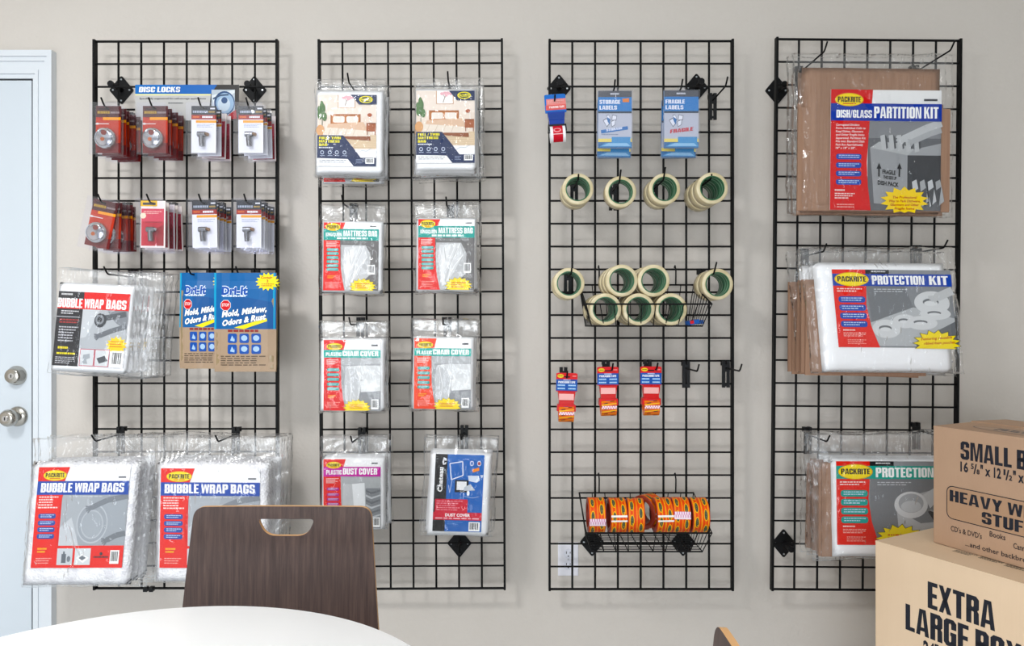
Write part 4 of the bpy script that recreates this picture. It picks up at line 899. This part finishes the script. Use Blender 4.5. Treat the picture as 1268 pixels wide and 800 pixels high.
# small packs in the upper basket
def tape_dispenser(name, loc, lab, group, scheme, rot=(0, 0, 0)):
    t = thing(name, lab, 'tape dispenser', loc, group, rot)
    cr, band, body, prt = scheme
    w = .066
    MB().prism([(-w/2, -.050), (w/2, -.050), (w/2, .006), (w/2-.006, .008), (-w/2+.006, .008), (-w/2, .006)], -.001, .001, mat(cr, .35)).build('header_card', t)
    a = Art(w, .056, 0, .006); a.rect(0, 0, 100, 100, cr)
    if scheme[3] == 'red':
        a.ell(20, 14, 15, 10, 'e6c928'); a.scrib(9, 12, 31, 17, 1, '4a3a18', .8); a.scrib(76, 10, 95, 18, 1, 'e8908a', .8)
        a.rrect(34, 15, 66, 22, '3a1014', 4); a.rect(0, 32, 100, 96, '1f50a4'); a.text('PACKAGING TAPE', 10, 90, 42, 54, 'f4f6fa', .05); a.scrib(34, 33, 68, 40, 1, 'c8d8f0', .8)
        for u in (6, 56): a.rect(u, 60, u+38, 72, '3f82c8'); a.scrib(u+2, 62, u+36, 71, 1, 'c4dcf2', .7); a.rect(u, 78, u+38, 90, '3f82c8'); a.scrib(u+2, 80, u+36, 89, 1, 'c4dcf2', .7)
    else:
        a.rect(8, 22, 100, 84, 'e48a86'); a.rect(4, 56, 100, 84, 'd9605c'); a.text('PACKING TAPE', 20, 92, 62, 74, 'fbe8e6', .05); a.scrib(14, 30, 90, 50, 2, 'eab0ac', .5)
    link('printed_header', a.mesh('printed_header'), t, (0, -.0012, 0))
    wb = .054
    MB().prism([(-wb/2, -.050), (wb/2, -.050), (wb/2-.004, -.082), (wb/2-.003, -.100), (-wb/2+.003, -.100), (-wb/2+.004, -.082)], -.014, .012, mat(body, .25)).box((-.024, -.0152, -.075), (.022, -.0142, -.056), mat('f0b4b0' if prt == 'red' else '24408c', .15)).build('dispenser_body', t)
    MB().prism([(-wb/2-.001, -.090), (wb/2+.001, -.090), (wb/2+.002, -.110), (-wb/2-.002, -.110)], -.018, .012, mat('d01f22' if prt == 'red' else '14141a', .3)).build('cutter_bar', t)
    s_ = Art(.05, .02, 0, -.091); s_.ell(50, 50, 34, 30, '2a3f96' if prt == 'red' else '17171c'); s_.scrib(26, 40, 74, 66, 1, 'e8ecf4', .7)
    link('printed_badge', s_.mesh('printed_badge'), t, (0, -.0184, 0))
    r = .026; cz = -.118
    MB().lathe([(.012, -.0235), (r, -.0235), (r, .0235), (.012, .0235)], mat('e0651c' if prt == 'red' else 'eeeef2', .25, name='printed_tape_'+prt), 'X', 32, (0, -.004, cz), closed=True).build('small_roll', t)
    a = Art(.0465, .07, 0, .035)
    if prt == 'red':
        for i in range(7): a.poly([(0, i*15+4), (100, i*15-4), (100, i*15), (0, i*15+10)], 'f2942c' if i % 2 else 'f4b840')
        for i in range(8): u = (18, 62)[i % 2]; a.poly([(u, i*12+4), (u+26, i*12+1), (u+22, i*12+5), (u-4, i*12+8)], '3a3a2c')
        a.rect(0, 40, 100, 52, 'f6e6ea')
        for i in range(12): a.rect(i*8.4, 40+(i % 2)*6, i*8.4+4.5, 46+(i % 2)*6, 'd04a7a')
    else:
        a.rect(18, 0, 82, 100, 'c82434'); a.ell(46, 40, 26, 10, 'e8a0a6'); a.ell(46, 40, 18, 6, 'c82434'); a.rect(18, 56, 82, 59, 'f0d0d4')
    def mp(c): th = c.z/r; return Vector((c.x, -.004-(r+.0006-c.y)*math.cos(th), cz+(r+.0006-c.y)*math.sin(th)))
    link('printed_wrap', a.mesh('printed_wrap', (1, 18), mp), t)
    return t
SR = ('d2242a', '1f50a4', 'c8181c', 'red'); SB = ('1d6cc0', 'e48a86', '1a3c96', 'blue')
for k, (cx, py, nm, ry) in enumerate(((702, 465, 'nearest the door', 1.5), (752.5, 457.5, 'middle of the three', -.5), (806, 457, 'nearest the empty hooks', .5))):
    c = P(cx, py, 2.262); t0 = tape_dispenser('tape_dispenser', (c.x, 2.262, c.z), f'red carded tape dispenser with orange roll, {nm}', 'red carded tape dispensers', SR, (0, R(ry), 0))
    hook(cx+(0, 5.5, 7)[k], py+(4, 2, 2)[k]-1, f'black wire hook holding the red tape dispenser {nm}', group='black wire display hooks')
c = P(687, 120, 2.262)
tape_dispenser('tape_dispenser', (c.x, 2.262, c.z), 'blue tape dispenser with pink sticker and red and white roll', None, SB, (0, R(-4), 0))
hook(687, 123, 'black wire hook holding the blue tape dispenser', tip=.5)
hook(863.5, 459.8, 'empty black wire hook beside the red tape dispensers'); hook(916, 459.5, 'empty black wire hook at the outer rail, level with the red tape dispensers')
for i, (px, yy) in enumerate(((858, 2.215), (866, 2.27))):
    c = P(px, 397, yy); t = thing('tape_packet', ('red and blue' if i == 0 else 'blue')+' flat tape packet lying in the upper basket beside the rolls', 'packet', (c.x, yy, 1.207), 'small packets in the upper basket', (0, R(-12+i*8), R(10-30*i)))
    MB().box((-.016, -.02, 0), (.014, .02, .012), mat('2c5ca8', .3)).build('packet', t); MB().box((-.0162, -.0203, .003), (-.004, -.0195, .0125), mat('c8333c' if i == 0 else 'dce6f2', .3)).build('sticker', t)

# ---------------------------------------------------------------- orange printed rolls in the lower basket
R2, WX = .0525, .0515
om = MB().lathe([(.038, -WX/2), (R2-.001, -WX/2), (R2, -WX/2+.001), (R2, WX/2-.001), (R2-.001, WX/2), (.038, WX/2)], mat('8c2f1c', .3, name='roll_side'), 'X', 44, closed=True).mesh('printed_winding')
def wrap(v):
    rr_ = random.Random(v); a = Art(WX-.002, 2*math.pi*R2*.72, 0, math.pi*R2*.72); a.rect(0, 0, 100, 100, 'e4521c')
    for u, w_ in ((8, 9), (30, 6), (52, 8), (74, 6), (92, 7)): a.rect(u-w_/2, 0, u+w_/2, 100, ('f08a24', 'ee7a2a', 'f2a02c')[rr_.randrange(3)])
    off = rr_.uniform(0, 8)
    for i in range(6):
        for u in (22, 76):
            vv = i*19.5+off*2-(9.5 if u > 50 else 0); a.ell(u, vv, 14, 7.6, 'f4b43a'); a.ell(u, vv, 9.5, 6.2, '454a38'); a.scrib(u-4, vv-4.6, u+4, vv+4.6, 5, '7c8060', .4)
    if v % 3 < 2:
        y = 44+rr_.uniform(-4, 6)
        if v % 2 == 0:
            a.rect(0, y, 100, y+9, 'f4e2ec')
            for i in range(14): a.rect(i*7.3, y+(i % 2)*3.4, i*7.3+3.8, y+3.6+(i % 2)*3.4, 'cc5a9a')
        else: a.rect(0, y, 100, y+2.4, 'fbf4f0'); a.rect(0, y+6, 100, y+8, 'fbf4f0')
    def mp(c): th = c.z/R2; return Vector((c.x, -(R2+.0004-c.y)*math.cos(th), (R2+.0004-c.y)*math.sin(th)))
    return a.mesh('printed_wrap', (1, 30), mp)
ms = M['shell']
zc = EYE-(638.8-400)*2.245/FPX
for k, (x0, x1, rz) in enumerate(((727.8, 750.3, 0), (754.2, 775.8, 2), (778, 798.3, -3), (811, 832.5, 3), (834, 854, -2), (855.8, 878, 0))):
    c = P((x0+x1)/2, 638.8, 2.195)
    t = thing('printed_tape_roll', f'orange printed tape roll in the lower basket, {["first", "second", "third", "fourth", "fifth", "last"][k]} counted from the door side', 'tape roll', (c.x*1.012, 2.252, zc+(.001, 0, -.001, .001, .002, .001)[k]), 'orange printed tape rolls', (0, 0, R(rz)))
    link('printed_winding', om, t); link('printed_wrap', wrap(k), t)
c = P(805, 641, 2.27)
t = thing('printed_tape_roll', 'dark sided tape roll turned sideways in the gap between the orange rolls', 'tape roll', (c.x, 2.31, zc-.002), 'orange printed tape rolls', (0, 0, R(38)))
link('printed_winding', om, t); link('printed_wrap', wrap(9), t)

# ---------------------------------------------------------------- cardboard boxes
def carton(name, lab, corner, u, w, dpt, h, z0, m, face_art, top_art, raise_):
    th = math.atan2(u[1], u[0]); t = thing(name, lab, 'box', (corner[0], corner[1], z0), None, (0, 0, th))
    k = .004
    for nm, a_, b_ in (('side_panel', (0, 0, 0), (w, k, h)), ('side_panel', (0, dpt-k, 0), (w, dpt, h)), ('end_panel', (0, k, 0), (k, dpt-k, h)), ('end_panel', (w-k, k, 0), (w, dpt-k, h)), ('base_panel', (k, k, 0), (w-k, dpt-k, k))):
        o = MB().box(a_, b_, m).build(nm, t)
        bv = o.modifiers.new('bevel', 'BEVEL'); bv.width = .0015; bv.segments = 2
    f1 = MB().prism([(0, 0), (w, 0), (w, .004), (0, .004)], 0, dpt/2-.001, m).build('top_flap', t, (0, 0, h-.002)); f1.rotation_euler = (R(raise_[0]), 0, 0)
    f2 = MB().prism([(0, 0), (w, 0), (w, .004), (0, .004)], -dpt/2+.001, 0, m).build('top_flap', t, (0, dpt, h-.002)); f2.rotation_euler = (R(-raise_[1]), 0, 0)
    a = Art(w, h, w/2, h, 4e-5); face_art(a); link('printed_side', a.mesh('printed_side'), t, (0, -.0003, 0))
    a = Art(w, dpt/2-.02, w/2, 0, 4e-5); top_art(a); o = link('printed_flap', a.mesh('printed_flap'), f1, (0, dpt/2-.01, .0045)); o.rotation_euler = (R(-90), 0, 0)
    return t
INK = '23252e'
def fa_small(a):
    def X(t_): return t_/.422*100
    a.text('SMALL BOX', X(.0765), X(.296), 9, 24, INK, .055)
    a.text('16', X(.076), X(.097), 26, 34, INK, .035); a.text('5', X(.104), X(.112), 26, 30.5, INK, .03); a.text('/', X(.111), X(.120), 26, 34, INK, .03); a.text('8', X(.119), X(.127), 30, 34, INK, .03); a.text('" x 12', X(.129), X(.181), 26, 34, INK, .035)
    a.text('1', X(.187), X(.192), 26, 30.5, INK, .03); a.text('/', X(.192), X(.201), 26, 34, INK, .03); a.text('2', X(.200), X(.208), 30, 34, INK, .03); a.text('" x 12', X(.210), X(.262), 26, 34, INK, .035)
    a.text('1', X(.268), X(.273), 26, 30.5, INK, .03); a.text('/', X(.273), X(.282), 26, 34, INK, .03); a.text('2', X(.281), X(.289), 30, 34, INK, .03); a.text('"', X(.291), X(.298), 26, 34, INK, .035)
    a.rrect(X(.038), 48, X(.384), 76, INK, 4); a.rrect(X(.0402), 48.7, X(.3818), 75.3, 'b08f74', 3.6)
    a.text('HEAVY WEIGHT', X(.047), X(.352), 51.5, 61, INK, .05); a.text('STUFF', X(.133), X(.258), 63.5, 73, INK, .05)
    a.text("CD's & DVD's", X(.050), X(.133), 81.5, 86, '3a3334', .01); a.text('Books', X(.153), X(.192), 77.5, 82, '3a3334', .01); a.text('Canned Goods', X(.211), X(.292), 82, 86.5, '3a3334', .01)
    a.text('...and other backbreaking stuff', X(.090), X(.318), 91, 95, '3a3334', .01)
def ta_small(a):
    a.ell(50, 50, 36, 26, INK); a.ell(50, 50, 35, 23.5, 'b08f74'); a.scrib(28, 36, 72, 64, 2, INK, .7)
def fa_xl(a):
    def X(t_): return t_/.457*100
    def V(m_): return m_/.61*100
    a.text('EXTRA', X(.149), X(.314), V(.064), V(.133), INK, .06); a.text('LARGE BOX', X(.0885), X(.372), V(.143), V(.212), INK, .06)
    a.text('24" x 18" x 24"', X(.137), X(.325), V(.222), V(.258), INK, .045)
def ta_xl(a):
    for u in range(34, 92, 14): a.scrib(u, 62+(u % 3), u+12, 70+(u % 3), 3, '3c362f', .5)
carton('extra_large_box', 'big tan cardboard box lettered EXTRA LARGE BOX, under the small box', (1.007, 2.01), (.469, -.883), .457, .60, .605, 0, M['box_x'], fa_xl, ta_xl, (0, 0))
carton('small_box', 'small brown cardboard box lettered SMALL BOX, standing on the larger one', (1.157, 1.991), (.413, -.911), .422, .3175, .3175, .6085, M['box_s'], fa_small, ta_small, (.5, 1.8))

# ---------------------------------------------------------------- chairs
def bent_panel(outline, hole, thick, bend, mf, me_, name, parent, nx=16):
    b = bmesh.new(); es = []
    for loop in (outline, hole):
        if not loop: continue
        vs = [b.verts.new((x, 0, z)) for x, z in loop]; es += [b.edges.new((vs[i], vs[(i+1) % len(vs)])) for i in range(len(vs))]
    bmesh.ops.triangle_fill(b, use_beauty=True, edges=es)
    x0 = min(p[0] for p in outline); x1 = max(p[0] for p in outline); z0 = min(p[1] for p in outline); z1 = max(p[1] for p in outline)
    for i in range(1, nx): bmesh.ops.bisect_plane(b, geom=b.verts[:]+b.edges[:]+b.faces[:], plane_co=(x0+(x1-x0)*i/nx, 0, 0), plane_no=(1, 0, 0))
    for i in range(1, 10): bmesh.ops.bisect_plane(b, geom=b.verts[:]+b.edges[:]+b.faces[:], plane_co=(0, 0, z0+(z1-z0)*i/10), plane_no=(0, 0, 1))
    r = bmesh.ops.extrude_face_region(b, geom=b.faces[:])
    for v in r['geom']:
        if isinstance(v, bmesh.types.BMVert): v.co.y += thick
    bmesh.ops.recalc_face_normals(b, faces=b.faces); b.normal_update()
    for f in b.faces: f.material_index = 0 if abs(f.normal.y) > .5 else 1
    for v in b.verts: v.co.y += bend(v.co.x, v.co.z)
    me = bpy.data.meshes.new(name); b.to_mesh(me); b.free(); me.materials.append(mf); me.materials.append(me_)
    me.polygons.foreach_set('use_smooth', [p.material_index == 0 for p in me.polygons]); me.set_sharp_from_angle(angle=R(25)); return link(name, me, parent)
def rounded(pts, rad):
    out = []; n = len(pts)
    for i, p in enumerate(pts):
        p = Vector(p); a = Vector(pts[i-1]); c = Vector(pts[(i+1) % n]); r = rad[i]
        if r <= 0: out.append(tuple(p)); continue
        u, v = (a-p).normalized(), (c-p).normalized()
        for k in range(7): t = k/6; q = (p+u*r)*(1-t)**2+p*2*t*(1-t)+(p+v*r)*t*t; out.append(tuple(q))
    return out
CD = 1.535; sc = CD/FPX
def chair(loc, rz, lab):
    t = thing('cafe_chair', lab, 'chair', loc, 'dark wood cafe chairs', (0, 0, rz))
    def c(px, py): return ((px-347)*sc, EYE-(py-400)*sc)
    lo = .47
    xl = c(240, 0)[0]-(c(0, 628)[1]-lo)*(13/130.); xr = c(458.5, 0)[0]+(c(0, 628)[1]-lo)*(10/140.)
    out = rounded([(xl, lo), (xr, lo), c(459, 628.5), c(239.5, 628.5)], [.02, .02, .024, .024])
    hl = rounded([c(317.5, 644), c(388.5, 644), c(380, 664.5), c(328, 664.5)], [.010, .010, .022, .022])
    bent_panel(out, hl, .010, lambda x, z: .16*x*x*-1+.12*(z-.6)*1.0*(z-.45), M['wood'], M['ply'], 'backrest', t)
    seat = [(-.2, -.40), (.2, -.40), (.19, .0), (-.19, .0)]
    s_ = bent_panel(rounded([(-.205, 0), (.205, 0), (.19, .40), (-.19, .40)], [.05, .05, .03, .03]), None, .012, lambda x, z: 0, M['wood'], M['ply'], 'seat', t, 4)
    s_.rotation_euler = (R(-90), 0, 0); s_.location = (0, -.41, .44); s_.rotation_euler = (R(90), 0, 0); s_.location = (0, 0, .45)
    for sx in (-1, 1):
        MB().tube([(sx*.17, -.37, 0), (sx*.155, -.36, .425)], .011, M['nickel'], 10).build('leg', t)
        MB().tube([(sx*.17, .03, 0), (sx*.14, -.02, .425), (sx*.13, .012, .50), (sx*.12, .014, .60)], .011, M['nickel'], 10).build('leg', t)
    MB().tube([(-.155, -.36, .425), (.155, -.36, .425), (.14, -.02, .425), (-.14, -.02, .425), (-.155, -.36, .425)], .009, M['nickel'], 8).build('seat_frame', t)
    return t
chair(((347-634)*sc, CD, 0), 0, 'dark walnut cafe chair with a slot in its backrest, standing between table and wall')
chair((.252, .765, 0), R(-93), 'dark wood cafe chair of which one top corner shows near the bottom edge')

# ---------------------------------------------------------------- table
tz = .725; rt = .441; tcx, tcy = (284-634)*1.246/FPX, 1.246-rt
tb = thing('round_table', 'round white cafe table in the foreground', 'table', (tcx, tcy, 0))
MB().lathe([(0, tz), (rt-.003, tz), (rt, tz-.003)], M['white'], 'Z', 128).build('tabletop', tb)
MB().lathe([(rt, tz-.003), (rt, tz-.022), (rt-.004, tz-.025), (0, tz-.025)], M['edge'], 'Z', 128).build('table_edge', tb)
MB().lathe([(0, .03), (.035, .03), (.035, tz-.03), (.09, tz-.025), (0, tz-.025)], M['dark'], 'Z', 32).build('pedestal', tb)
MB().lathe([(0, 0), (.25, 0), (.25, .012), (.06, .035), (0, .035)], M['dark'], 'Z', 64).build('base', tb)
